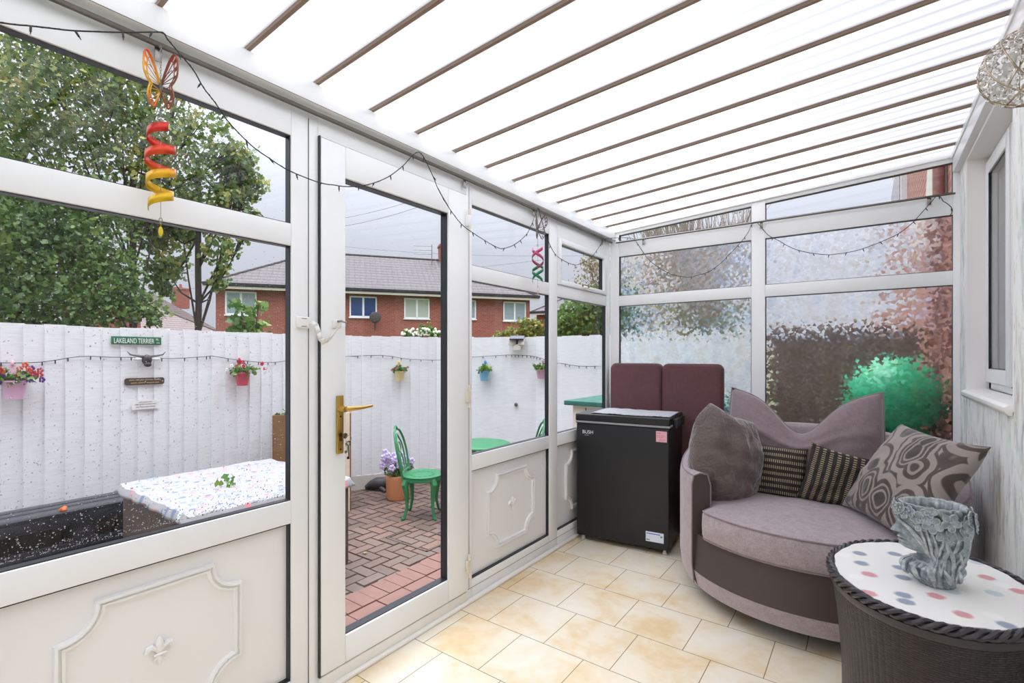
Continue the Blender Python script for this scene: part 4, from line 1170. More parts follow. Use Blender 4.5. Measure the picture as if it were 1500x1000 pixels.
bfo = bf.build('neighbour_fence', M['brown_wood']); tag(bfo, 'dark brown timber fence seen blurred through the right patterned pane', 'fence')
gr = MB().ball((1.818,4.60,.945), .295, k=40, h=28); 
gb_ = gr.build('green_ball', simple('green_rubber', (20,168,112), .35), smooth=True); tag(gb_, 'large round green ball seen blurred through the lower right patterned pane', 'ball')
cr = MB().box(1.25,2.07,4.32,4.90,GZ,.60).build('storage_box_body', simple('dark_blue_grey_box',(66,66,80),.6), smooth=False)
lidb = MB().box(1.22,2.09,4.29,4.93,.60,.648).build('box_lid', simple('dark_brown_lid',(86,74,64),.6), bevel=.01)
cr.name = 'storage_box'; lidb.parent = cr; lidb.location = Vector(lidb.location) - Vector(cr.location)
tag(cr, 'dark storage box under the green ball beyond the patterned panes', 'box')

# neighbouring facade in line with the house wall
def brick_mat(name, c1, c2, mor, row=.075, w=.225, local=True, speck=.0):
    m, nt, out = newmat(name); tc = N(nt, 'ShaderNodeTexCoord'); sp = N(nt, 'ShaderNodeSeparateXYZ'); L(nt, tc.outputs['Object'], sp.inputs[0])
    cb = N(nt, 'ShaderNodeCombineXYZ'); L(nt, math_(nt, 'ADD', sp.outputs['X'], sp.outputs['Y']), cb.inputs[0]); L(nt, sp.outputs['Z'], cb.inputs[1])
    b = N(nt, 'ShaderNodeTexBrick'); 
    for k, v in (('Scale',1),('Mortar Size',.009),('Mortar Smooth',.3),('Brick Width',w),('Row Height',row),('Bias',-.1)): b.inputs[k].default_value = v
    b.inputs['Color1'].default_value = lin(c1); b.inputs['Color2'].default_value = lin(c2); b.inputs['Mortar'].default_value = lin(mor)
    L(nt, cb.outputs[0], b.inputs['Vector'])
    n1 = noise_(nt, tc.outputs['Object'], 1.2, 4)
    c = mix(nt, math_(nt, 'MULTIPLY', n1, .45), b.outputs['Color'], tuple(int(v*.8) for v in c1))
    pbsdf(nt, out, c, .85); return m
M['brick'] = brick_mat('red_brick', (160,84,68), (134,64,52), (170,136,122))
def tile_mat(name, a, b):
    m, nt, out = newmat(name); tc = N(nt, 'ShaderNodeTexCoord'); sp = N(nt, 'ShaderNodeSeparateXYZ'); L(nt, tc.outputs['Object'], sp.inputs[0])
    row = math_(nt, 'FRACT', math_(nt, 'MULTIPLY', sp.outputs['Z'], 5.0)); 
    colw = math_(nt, 'FRACT', math_(nt, 'MULTIPLY', math_(nt, 'ADD', sp.outputs['X'], math_(nt,'MULTIPLY',sp.outputs['Y'],.0)), 3.4))
    shape = math_(nt, 'ABSOLUTE', math_(nt, 'SUBTRACT', colw, .5))
    n1 = noise_(nt, tc.outputs['Object'], 7, 3)
    c = mix(nt, n1, a, b)
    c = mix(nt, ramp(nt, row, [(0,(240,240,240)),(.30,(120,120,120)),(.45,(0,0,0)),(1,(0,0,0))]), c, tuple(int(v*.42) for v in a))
    c = mix(nt, ramp(nt, colw, [(0,(160,160,160)),(.25,(0,0,0)),(1,(0,0,0))]), c, tuple(int(v*.5) for v in a))
    h = math_(nt, 'ADD', row, shape)
    pbsdf(nt, out, c, .6, 0, bump(nt, h, .9, .06)); return m
M['roof_brown'] = tile_mat('brown_grey_roof_tiles', (74,67,68), (116,108,108))
M['roof_pink'] = tile_mat('pinkish_roof_tiles', (126,108,106), (146,128,124))
M['wframe'] = simple('white_window_frame', (236,236,236), .4)
M['gutter'] = simple('black_gutter', (38,36,38), .5)
M['wdark'] = simple('window_glass_pale', (150,162,168), .15); M['wblue'] = simple('window_glass_blue', (44,72,120), .1); M['wblind'] = simple('window_with_blinds', (176,182,168), .3)
M['render_white'] = simple('cream_render', (214,206,196), .8)

def house(name, label, A, B, dep, ze, zrg, hipL=0, hipR=0, wins=(), roofmat=None, wallmat=None, chim=(), ov=.45, group=None, backhip=True):
    """A,B: plan points of the facade (left to right as seen); local x along facade, y away from us"""
    A = Vector((A[0],A[1],0)); B = Vector((B[0],B[1],0)); d = B-A; l = d.length; d.normalize(); ang = math.atan2(d.y, d.x)
    h = tag(empty(name, (A.x,A.y,GZ), (0,0,ang)), label, 'house', group); z0 = 0; ze -= GZ; zrg -= GZ
    w = MB().box(0,l,0,dep,0,ze); w.build('brick_walls', wallmat or M['brick'], h, local=True)
    r = MB(); a = -ov; b = l+ov; y0 = -ov; y1 = dep+ov; ym = dep/2; zl = ze-.12
    vs = [(a,y0,zl),(b,y0,zl),(b,y1,zl),(a,y1,zl),(hipL if hipL else a,ym,zrg),(l-hipR if hipR else b,ym,zrg)]
    r.add(vs, [(0,1,5,4),(1,2,5),(2,3,4,5),(3,0,4),(0,3,2,1)])
    rf = r.build('tiled_roof', roofmat or M['roof_brown'], h, local=True)
    rc = MB().tube([vs[4],vs[5]],.09,8)
    if hipL: rc.tube([vs[0],vs[4]],.08,8)
    if hipR: rc.tube([vs[1],vs[5]],.08,8)
    rc.build('ridge_tiles', M['roof_brown'], rf, local=True, smooth=True)
    g = MB().box(a,b,y0-.10,y0+.02,zl-.06,zl+.07).box(a,b,y0-.02,0,zl-.10,zl-.05); g.build('gutter', M['gutter'], h, local=True)
    MB().box(a,b,y0-.02,y0+.03,zl-.22,zl-.06).build('fascia', M['render_white'], h, local=True)
    for (x0,x1,za,zb,gm_) in wins:
        za -= GZ; zb -= GZ
        f = MB(); t = .07
        for q in ((x0,x0+t,za,zb),(x1-t,x1,za,zb),(x0,x1,za,za+t),(x0,x1,zb-t,zb),((x0+x1)/2-.05,(x0+x1)/2+.05,za,zb)): f.box(q[0],q[1],-.05,.0,q[2],q[3])
        f.box(x0-.04,x1+.04,-.09,0,za-.06,za)
        fo = f.build('window_frame', M['wframe'], h, local=True)
        MB().box(x0+t,x1-t,-.02,-.01,za+t,zb-t).build('window_glass', gm_, fo, local=True)
    for (cx_, wd, zc, dy) in chim:
        zc -= GZ
        c = MB().box(cx_-wd/2,cx_+wd/2,ym-dy,ym-dy+wd*.6,zrg-1.2,zc).box(cx_-wd/2-.05,cx_+wd/2+.05,ym-dy-.05,ym-dy+wd*.6+.05,zc-.18,zc-.06)
        co = c.build('chimney_stack', M['brick'], h, local=True)
        MB().lathe([(.13,0),(.10,.35)],12,(cx_,ym-dy+wd*.3,zc)).build('chimney_pot', M['brick'], co, local=True, smooth=True)
    return h
Ha = W(316,420,24); Hb = W(776,436,29.2)
hx = lambda px: None
def along(px, A=Ha, B=Hb):
    # parameter along the facade for a picture column
    u = (px-750)/FPX; dx, dy = -SN+CN*u, CN+SN*u
    ex, ey = B.x-A.x, B.y-A.y
    den = dx*ey - dy*ex; s_ = ((A.x-XCAM)*ey - (A.y)*ex)/den
    X, Y = XCAM+dx*s_, dy*s_
    return math.hypot(X-A.x, Y-A.y), s_
wins = []
for (xa,xb,ya,yb,g_) in ((330,376,427,461,M['wdark']),(512,552,434,464.5,M['wblue']),(592,629,437,466.5,M['wblind']),(664,697,439,467,M['wdark']),(737,770,442,470,M['wdark'])):
    a, da = along(xa); b, db = along(xb); dm = (da+db)/2
    wins.append((a,b,HCAM-(yb-HOR)/FPX*dm,HCAM-(ya-HOR)/FPX*dm,g_))
hs = house('brick_house', 'long red brick house with brown tiled hipped roof beyond the patio fence', (Ha.x,Ha.y), (Hb.x,Hb.y), 7.6, 4.86, 7.35, 4.3, 4.3, wins, chim=((along(650)[0]+.9,1.0,8.35,.3),))
# aerial and satellite dish on the house
a_, d_ = along(435*0+ 404+300*0); 
dsh = MB(); xx = along(549)[0]; dsh.tube([(xx,-.3,2.9),(xx,-.3,3.45)],.03,6); dsh.ball((xx,-.42,3.6),.30,.06,.30,16,10); dsh.build('satellite_dish', simple('dark_dish',(70,64,60),.6), hs, local=True, smooth=True)
ae = MB(); xx = along(640)[0]
for zz in (8.3,8.05,7.8): ae.tube([(xx-.9,3.0,zz),(xx+.2,3.0,zz+.05)],.02,5)
ae.tube([(xx+.2,3.0,7.0),(xx+.2,3.0,8.45)],.025,6); ae.build('roof_aerial', M['steel'], hs, local=True)
q0 = W(786,470,40); q1 = W(905,470,37)
house('neighbour_house', 'brown-roofed brick house half hidden by the leafy shrub at the far corner', (q0.x,q0.y), (q1.x,q1.y), 8, 4.9, 7.1, 3.2, 0, (), chim=())
q0 = W(196,480,40); q1 = W(326,480,46)
house('bungalow', 'low house with a pale pink roof and brick chimney seen between the two bare trunks', (q0.x,q0.y), (q1.x,q1.y), 9, 3.2, 7.0, 3.2, 7.0, ((9,10.4,2.1,3.0,M['wdark']),), roofmat=M['roof_pink'], chim=((5.4,1.25,7.75,.6),))
q0 = W(120,470,27); q1 = W(206,470,29)
house('gabled_house', 'brick house mostly hidden behind the big tree at the left', (q0.x,q0.y), (q1.x,q1.y), 7, 4.7, 7.4, 0, 2.6, ())
# the house this room is built onto, beyond the end wall
fa = tag(empty('house_facade', (2.12,3.8,GZ)), 'red brick house wall seen at a glancing angle through the top right pane', 'house wall')
MB().box(2.12,6.0,3.76,14.0,GZ,5.6).build('brick_wall', brick_mat('pinkish_brick',(176,112,96),(160,92,78),(186,160,146)), fa)
MB().box(2.05,2.13,9.0,12.5,2.6,4.6).build('bay_window', M['wframe'], fa); MB().box(2.04,2.06,9.2,12.3,2.8,4.4).build('bay_window_glass', simple('smoky_window',(120,108,104),.2), fa)
MB().tube([(2.07,4.62,GZ),(2.07,4.62,5.4)],.034,12).build('downpipe', simple('brown_pipe',(140,92,82),.5), fa, smooth=True)
MB().prism([(2.105,5.1,2.2),(2.105,6.5,2.2),(2.105,5.4,3.6),(2.105,4.65,3.6),(2.105,4.65,2.2)],(.014,0,0)).build('render_patch', M['render_white'], fa)
# house wall above the lean-to roof, gutter
up = MB().box(2.12,6.0,YN-2,3.758,2.46,5.6).build('house_wall_above', M['brick']); struct(up)
rl = MB().box(2.075,2.12,YN,YB+.08,2.40,2.46).build('trim_6', M['glaze_bar']); struct(rl)
evs = MB().box(1.72,6.3,YN-2,14,5.6,5.75).build('house_eaves', M['gutter']); struct(evs)

# ---- foliage
def leaf_mat(name, stops, tr=.35):
    m, nt, out = newmat(name); g = N(nt, 'ShaderNodeNewGeometry'); p = geo_pos(nt)
    f = math_(nt, 'ADD', math_(nt, 'MULTIPLY', g.outputs['Random Per Island'], .55), math_(nt, 'MULTIPLY', math_(nt,'SUBTRACT',noise_(nt, p, .9, 3, .6),.25), .9))
    c = ramp(nt, f, stops)
    d = N(nt, 'ShaderNodeBsdfPrincipled'); L(nt, c, d.inputs['Base Color']); d.inputs['Roughness'].default_value = .45
    t = N(nt, 'ShaderNodeBsdfTranslucent'); L(nt, c, t.inputs['Color'])
    mx = N(nt, 'ShaderNodeMixShader'); mx.inputs[0].default_value = tr; L(nt, d.outputs[0], mx.inputs[1]); L(nt, t.outputs[0], mx.inputs[2]); L(nt, mx.outputs[0], out.inputs['Surface']); return m
M['leaf'] = leaf_mat('maple_leaves', [(0,(70,92,54)),(.3,(98,126,66)),(.55,(128,152,82)),(.72,(172,176,90)),(.86,(206,184,104)),(1,(190,120,92))])
M['leaf2'] = leaf_mat('bright_green_leaves', [(0,(46,78,36)),(.5,(86,128,52)),(.8,(134,158,70)),(1,(170,170,80))])
M['leaf3'] = leaf_mat('yellow_green_hedge', [(0,(84,100,44)),(.5,(124,136,56)),(1,(180,160,64))])
M['leaf_dark'] = leaf_mat('dark_green_leaves', [(0,(52,78,44)),(.5,(84,116,56)),(.85,(128,150,76)),(1,(150,160,90))])
M['leaf_pale'] = leaf_mat('pale_autumn_leaves', [(0,(120,116,88)),(.6,(156,146,110)),(1,(190,170,120))])
M['bark'] = simple('dark_bark', (66,58,50), .9, var=.3, vscale=8, bmp=.5)
M['bark_pale'] = simple('pale_bark', (140,128,112), .9, var=.2, vscale=8)
LEAFV = np.array([(0,0,0),(.32,.30,.06),(.16,.50,.03),(.42,.72,.08),(0,1.0,-.06),(-.42,.72,.08),(-.16,.50,.03),(-.32,.30,.06)])
def foliage(name, blobs, size, mat, parent=None, seed=1, clump=0, orient=None):
    """blobs: (centre, radii, count). Many small lobed leaves; one mesh"""
    rg = np.random.default_rng(seed); allv = []; total = 0
    for c, r, n in blobs:
        c = np.array(c); r = np.array(r if hasattr(r, '__len__') else (r,r,r))
        d = rg.normal(size=(n,3)); d /= np.linalg.norm(d,axis=1)[:,None]
        rad = rg.random(n)**.45
        p = c + d*r*rad[:,None]
        if clump:
            kc = max(3, n//clump); cc = rg.normal(size=(kc,3)); cc /= np.linalg.norm(cc,axis=1)[:,None]; cc = c + cc*r*(rg.random(kc)**.5)[:,None]
            idx = rg.integers(0,kc,n); p = cc[idx] + rg.normal(size=(n,3))*np.minimum(r*.16,.22)
        # random frames
        a = rg.normal(size=(n,3)); a[:,2] -= .5; a /= np.linalg.norm(a,axis=1)[:,None]
        b = np.cross(a, rg.normal(size=(n,3))); b /= np.linalg.norm(b,axis=1)[:,None]; e = np.cross(a,b)
        s = size*(.6+.8*rg.random(n))
        v = p[:,None,:] + s[:,None,None]*(LEAFV[None,:,0:1]*b[:,None,:] + LEAFV[None,:,1:2]*a[:,None,:] + LEAFV[None,:,2:3]*e[:,None,:])
        allv.append(v.reshape(-1,3)); total += n
    v = np.concatenate(allv); base = Vector(v.min(0)) if False else Vector(((v[:,0].min()+v[:,0].max())/2,(v[:,1].min()+v[:,1].max())/2,v[:,2].min()))
    off = wloc(parent) if parent else base
    v = v - np.array(off)
    me = bpy.data.meshes.new(name); me.vertices.add(len(v)); me.vertices.foreach_set('co', v.astype(np.float32).ravel())
    k = np.arange(total)*8
    f = np.stack([k,k+1,k+2,k+3,k+4,k+5,k+6,k+7],1).ravel().astype(np.int32)
    me.loops.add(total*8); me.loops.foreach_set('vertex_index', f)
    me.polygons.add(total); me.polygons.foreach_set('loop_start', (np.arange(total)*8).astype(np.int32))
    me.update(calc_edges=True); me.validate(); me.materials.append(mat)
    o = bpy.data.objects.new(name, me); C.objects.link(o)
    if parent: o.parent = parent
    else: o.location = off
    return o
def trunk_pts(a, b, n, wob, seed):
    r = random.Random(seed); a = Vector(a); b = Vector(b)
    return [a.lerp(b,i/n) + Vector((r.uniform(-wob,wob),r.uniform(-wob,wob),0))*(0 if i in (0,) else 1) for i in range(n+1)]
def tree(name, label, base, top, r0, r1, blobs, size, mat, branches=(), seed=1, bark=None, clump=26, group=None, cat='tree'):
    t = tag(empty(name, base), label, cat, group)
    mb = MB(); P = trunk_pts(base, top, 8, r0*.18, seed); mb.tube(P, [r0+(r1-r0)*i/8 for i in range(9)], 9)
    rr = random.Random(seed)
    for c, r, n in blobs:
        s = P[rr.randint(3,8)]; c = Vector(c); mid = s.lerp(c,.5)+Vector((0,0,-.15)); mb.tube([s,mid,c],[r1*.45,r1*.28,r1*.1],6)
        for q in range(7):
            e = c + Vector((rr.uniform(-1,1),rr.uniform(-1,1),rr.uniform(-1,1)))*(r if not hasattr(r,'__len__') else r[0])*.8; mb.tube([mid.lerp(c,.5), c.lerp(e,.5)+Vector((0,0,.1)), e],[r1*.2,r1*.12,r1*.05],5)
    mb.build('trunk', bark or M['bark'], t, smooth=True)
    foliage('leaves', blobs, size, mat, t, seed, clump); return t
B_ = lambda px, py, d, r, n: (tuple(W(px,py,d)), r, n)
# big tree over the left window
bl = [B_(-120,60,8.2,1.5,2600),B_(-20,150,8,1.35,3200),B_(60,70,8,1.2,3000),B_(60,200,8.3,1.25,3200),B_(150,120,8.2,1.1,2600),B_(140,220,8.6,1.1,2600),B_(215,150,8.6,.85,1900),B_(240,235,8.8,.8,1600),B_(285,190,9,.55,900),B_(300,260,9,.50,620),B_(345,220,9.1,.28,200),B_(268,110,8.8,.42,420),B_(-160,220,8.4,1.4,2600),B_(60,-20,8.2,1.4,2200),B_(170,20,8.4,.9,1500),B_(225,75,8.6,.5,600)]
tree('maple_tree', 'tall maple tree with green and yellowing leaves filling the upper left window', tuple(W(195,560,8.8).xy)+(GZ,), tuple(W(194,250,8.8)), .056, .045, [(c,r,int(n*.62)) for c,r,n in bl], .085, M['leaf'], seed=3, clump=16)
bl = [B_(-60,340,7.4,1.0,2600),B_(20,360,7.2,.95,3000),B_(90,350,7.3,.8,2500),B_(40,440,7.2,.8,2400),B_(120,430,7.2,.65,1900),B_(-70,450,7.2,.9,2000),B_(160,385,7.4,.42,700),B_(175,440,7.3,.45,900),B_(130,300,7.6,.6,1100),B_(215,455,7.4,.24,260),B_(0,290,7.5,.8,1600)]
tree('leafy_tree', 'dense dark green tree leaning over the fence at the far left', tuple(W(20,700,7.2).xy)+(GZ,), tuple(W(30,350,7.2)), .12, .05, [(c,r,int(n*.85)) for c,r,n in bl], .075, M['leaf_dark'], seed=8, clump=18)
bl = [B_(290,330,9.6,.36,300),B_(325,365,9.4,.30,260),B_(318,410,9.4,.20,140),B_(345,285,9.6,.36,420),B_(366,270,9.6,.28,300),B_(372,318,9.6,.22,160),B_(335,240,9.6,.4,420),B_(250,345,9.6,.42,420),B_(215,340,9.4,.34,300),B_(240,390,9.4,.40,420),B_(262,300,9.6,.6,700),B_(235,420,9.4,.22,140),B_(356,240,9.5,.3,260),B_(357,350,9.4,.10,40),B_(200,300,9.4,.5,500)]
tree('slim_tree', 'slim dark-trunked tree with sparse ragged leaves, just left of the brick house', tuple(W(290,620,9.5).xy)+(GZ,), tuple(W(291,250,9.5)), .062, .050, bl, .10, M['leaf'], seed=5, clump=14)
def shrub(name, label, blobs, size, mat, base, cat='shrub', seed=1, clump=20):
    t = tag(empty(name, base), label, cat); mb = MB(); rr = random.Random(seed)
    for c, r, n in blobs:
        mb.tube(trunk_pts((base[0]+rr.uniform(-.1,.1),base[1]+rr.uniform(-.1,.1),base[2]), c, 4, .03, seed), [.022,.018,.014,.010,.006], 5)
    mb.build('stems', M['bark'], t, smooth=True); foliage('leaves', blobs, size, mat, t, seed, clump); return t
shrub('sapling', 'young broad-leaved sapling sticking up over the fence in front of the brick house', [B_(352,450,6.8,.12,26),B_(378,447,6.8,.10,16),B_(357,474,6.8,.15,60),B_(378,478,6.8,.16,70)], .10, M['leaf2'], tuple(W(365,700,6.8).xy)+(GZ,), seed=2, clump=0)
shrub('leafy_shrub', 'green leafy shrub above the fence by the corner of the room', [B_(838,472,9,.42,900),B_(862,455,9,.42,800),B_(880,470,9,.45,900),B_(850,440,9.2,.22,240),B_(820,485,8.6,.3,500),B_(900,450,9,.4,600)], .075, M['leaf2'], tuple(W(862,600,9).xy)+(GZ,), seed=4)
shrub('yellow_hedge', 'yellow-green hedge top showing above the fence beside the brick house', [B_(757,487,8.5,.18,260),B_(775,482,8.5,.2,330),B_(790,484,8.5,.2,300),B_(735,490,8.5,.12,120)], .06, M['leaf3'], tuple(W(775,600,8.5).xy)+(GZ,), seed=6)
bk = [B_(868,405,10,.40,420),B_(880,425,10,.34,360),B_(892,390,10,.4,360),B_(862,385,10,.2,120)]
tree('birch_tree', 'thin bare-looking tree with pale leaves seen in the small corner light', tuple(W(900,620,10).xy)+(GZ,), tuple(W(890,380,10)), .06, .03, bk, .05, M['leaf_pale'], seed=9, bark=M['bark_pale'], clump=10)
# bare twiggy tree seen through the top left light of the end wall
tw_ = tag(empty('twiggy_tree', tuple(W(1040,560,12).xy)+(GZ,)), 'bare twiggy tree seen through the sloping top pane of the end wall', 'tree'); rr = random.Random(5)
mb = MB(); tb_ = Vector(tuple(W(1040,560,12).xy)+(GZ,)); 
for k in range(70):
    e = W(rr.uniform(920,1110), rr.uniform(285,345), rr.uniform(11,13)); m_ = tb_.lerp(e,.6)+Vector((rr.uniform(-.4,.4),rr.uniform(-.4,.4),0)); mb.tube([tb_+Vector((0,0,1.5)), m_, e],[.05,.022,.006],5)
    for q in range(4): mb.tube([m_.lerp(e,.5), e+Vector((rr.uniform(-.5,.5),rr.uniform(-.5,.5),rr.uniform(-.1,.5)))],[.008,.003],4)
mb.build('branches', M['bark_pale'], tw_)
foliage('leaves', [(tuple(W(x_,335,12)), .45, 90) for x_ in (960,1060)], .05, M['leaf_pale'], tw_, 3, 10)
# shrubs behind the patterned glass
shrub('garden_bush', 'green bush seen blurred above the fence through the left patterned pane', [B_(930,474,7.6,.22,70),B_(990,470,7.6,.26,110),B_(1050,470,7.6,.26,110),B_(1090,474,7.6,.2,60)], .07, M['leaf2'], tuple(W(1010,600,7.6).xy)+(GZ,), seed=12)
# white flowering climber
rs_ = shrub('flowering_climber', 'white-flowered climber peeping over the fence through the door glass', [B_(600,489,6.5,.10,160),B_(620,487,6.5,.12,220),B_(638,488,6.5,.10,160)], .045, M['leaf2'], tuple(W(620,520,6.5).xy)+(GZ,), seed=13)
mb = MB(); rr = random.Random(3)
for k in range(60):
    p = W(rr.uniform(588,645), rr.uniform(481,491), 6.42); mb.ball(p, .016, k=6, h=4)
mb.build('white_blossom', simple('white_petals',(240,238,224),.7), rs_, smooth=True)['kind'] = 'stuff'
# overhead wires
for i,(a,b,lb) in enumerate((((430,330,30),(720,250,26),'upper of the two steep overhead wires in the door glass'),((430,340,30),(700,270,26),'lower of the two steep overhead wires in the door glass'),((180,425,45),(820,378,34),'long faint overhead wire just above the brick house roof'),((420,352,40),(900,374,36),'faint overhead wire crossing the sky above the chimney'))):
    A = W(*a); B = W(*b); pts = [A.lerp(B,t/10) - Vector((0,0,.5*sin(PI*t/10))) for t in range(11)]
    tag(MB().tube(pts,.013,4).build('overhead_wire', simple('grey_wire',(120,120,126),.6) if i == 0 else bpy.data.materials['grey_wire'], smooth=True), lb, 'overhead wire', 'overhead wires')

# ---- things on the fence
def on_fence(px, py, off=.03):
    u = (px-750)/FPX; dx, dy = -SN+CN*u, CN+SN*u
    best = None
    for (a,b),(c_,d_) in zip(FP, FP[1:]):
        ex, ey = c_-a, d_-b; den = dx*ey-dy*ex
        s_ = ((a-XCAM)*ey-(b)*ex)/den; X, Y = XCAM+dx*s_, dy*s_
        t = ((X-a)*ex+(Y-b)*ey)/(ex*ex+ey*ey)
        if -.001 <= t <= 1.001:
            n = Vector((ey,-ex,0)).normalized(); d = Vector((ex,ey,0)).normalized(); best = (Vector((X,Y,HCAM-(py-HOR)/FPX*s_)) + n*off, d, n)
    return best
def flower_pot(px, py, col, hook, blooms, label, s=1.0, leafm='leaf2', petal=.013, spread=1.0, seed=1):
    p, d, n = on_fence(px, py, .10*s)
    t = tag(empty('hanging_flower_pot', p), label, 'plant pot', 'flower pots hung on the fence')
    mt_ = simple('pot_'+label.split()[0], col, .4)
    MB().lathe([(.042*s,0),(.058*s,.10*s),(.062*s,.105*s),(.062*s,.115*s),(.056*s,.115*s),(.052*s,.09*s)],24,tuple(p)).build('bucket', mt_, t, smooth=True)
    hb = p - n*.055*s + Vector((0,0,.11*s)); MB().obox(hb+Vector((0,0,.05*s)), d*.014*s, n*.004, Vector((0,0,.055*s))).ball(hb+Vector((0,0,.11*s)), .020*s, .008*s, .020*s).build('hook_tab', mt_ if hook is None else simple('tab_'+label.split()[0], hook, .5), t, smooth=True)
    top = p + Vector((0,0,.14*s))
    foliage('foliage', [(tuple(top), (.085*s*spread,.085*s*spread,.04*s), 150)], .035*s, M[leafm], t, seed, 0)
    rr = random.Random(seed)
    for ci,(colr, cnt, dz) in enumerate(blooms):
        mb = MB()
        for k in range(cnt):
            c = top + d*rr.uniform(-.11,.13)*s*spread + n*rr.uniform(-.02,.08)*s + Vector((0,0,rr.uniform(-.03,.05)*s+dz*s))
            for q in range(5):
                a = 2*PI*q/5; mb.ball(c + d*cos(a)*petal*.7 + Vector((0,0,sin(a)*petal*.7)), petal*.62, petal*.4, petal*.62, 6, 4)
        mb.build('blooms', simple('petal_%d_%s' % (ci, label.split()[0]), colr, .7), t, smooth=True)
flower_pot(16,583,(222,176,206),(236,190,204),(((96,54,140),9,0),((170,44,58),8,.01),((206,84,60),6,.03)),'pink hanging pot with purple and red flowers at the far left of the fence',1.15,petal=.018,spread=1.2,seed=1)
flower_pot(347,564,(196,70,92),(190,50,70),(((226,216,220),8,0),((196,44,70),7,.015)),'crimson hanging pot with white and red flowers on the fence, left of the door',1.12,petal=.016,spread=1.3,seed=2)
flower_pot(583,557,(222,204,150),(222,196,120),(((190,80,90),5,.0),),'yellow hanging pot with trailing greenery on the fence seen through the door',1.0,petal=.012,seed=3)
flower_pot(712,557,(122,178,212),(90,150,210),(((214,206,230),5,0),),'blue hanging pot with greenery on the fence seen right of the door',1.05,petal=.012,seed=4)
flower_pot(798,554,(196,150,176),None,(((190,200,190),3,0),),'mauve hanging pot on the fence half hidden by the window post',.95,petal=.010,seed=5)
# street-style sign
M['sign_green'] = simple('green_sign_enamel', (36,104,66), .4); M['sign_white'] = simple('sign_white', (236,238,236), .5)
def frame_on(p, d, n, name, label, cat):
    o = empty(name, p, (0,0,math.atan2(d.y,d.x))); tag(o, label, cat); return o
p, d, n = on_fence(198.5,499,.036)
# local x along fence (away), local y = away from the room, so signs face -y
sg = frame_on(p, d, n, 'street_sign', 'green street-style sign reading LAKELAND TERRIER on the white fence', 'sign')
wlen = (on_fence(235,499)[0]-on_fence(162,499)[0]).length
MB().box(-wlen/2,wlen/2,-.003,.003,-.033,.033).build('sign_plate', M['sign_green'], sg, local=True, bevel=.002)
text('sign_lettering', 'LAKELAND TERRIER', .058, M['sign_white'], sg, (-wlen*.455,-.0034,-.021), (PI/2,0,0), .0006, .535)
text('sign_lettering', 'PL', .026, M['sign_white'], sg, (wlen*.385,-.0034,.004), (PI/2,0,0), .0006, .8)
scrib('sign_lettering', .022, .012, M['sign_white'], sg, wlen*.40, -.0036, -.016, 5)
# cow head ornament
p, d, n = on_fence(211,527,.036)
cw = frame_on(p, d, n, 'cow_head_ornament', 'small black and white cow head ornament below the green sign', 'wall ornament')
mb = MB().ball((0,-.03,.0),.036,.032,.045,14,10).ball((-.0,-.05,-.038),.028,.022,.020,12,8)
mb.build('cow_face', simple('black_resin',(44,40,40),.5,var=.5,vscale=30), cw, local=True, smooth=True)
mb = MB()
for s in (-1,1): mb.tube([(s*.02,-.03,.03),(s*.07,-.03,.035),(s*.115,-.03,.045),(s*.135,-.03,.07)],[.009,.008,.006,.002],8); 
mb.build('horns', simple('horn_grey',(90,88,86),.4), cw, local=True, smooth=True)
mb = MB()
for s in (-1,1): mb.ball((s*.065,-.03,.008),.034,.008,.014,10,6)
mb.build('ears', simple('white_resin',(220,220,218),.6), cw, local=True, smooth=True)
# two wooden plaques
def plaque(px, py, pxa, pxb, h, mat, lines, label, tm, arch=False):
    p, d, n = on_fence(px, py, .036); o = frame_on(p, d, n, 'garden_plaque', label, 'sign'); w = (on_fence(pxb,py)[0]-on_fence(pxa,py)[0]).length
    if arch:
        pts = [(-w/2,-.003,-h/2),(w/2,-.003,-h/2),(w/2,-.003,h*.15),(w*.30,-.003,h*.40),(0,-.003,h*.5),(-w*.30,-.003,h*.40),(-w/2,-.003,h*.15)]
    else: pts = [(-w/2,-.003,-h*.3),(-w*.46,-.003,-h/2),(w*.46,-.003,-h/2),(w/2,-.003,-h*.3),(w/2,-.003,h*.3),(w*.46,-.003,h/2),(-w*.46,-.003,h/2),(-w/2,-.003,h*.3)]
    MB().prism(pts,(0,.008,0)).build('plaque_board', mat, o, local=True)
    for q_, (wf, sz, z_) in enumerate(lines): scrib('plaque_lettering', w*wf, sz, tm, o, -w*wf/2, -.0045, z_, q_+int(px))
    return o
plaque(210,558,181,239,.058,simple('dark_plaque_wood',(72,58,48),.7),((.78,.017,.012),(.70,.016,-.012)),'dark wooden plaque with pale lettering below the cow head',simple('pale_lettering',(214,184,140),.6))
plaque(211,591,192,231,.085,simple('pale_plaque',(226,224,220),.7),((.50,.010,.018),(.80,.011,.0),(.72,.013,-.022)),'small pale arched plaque, lowest of the signs on the fence',simple('grey_lettering',(110,106,104),.6),True)
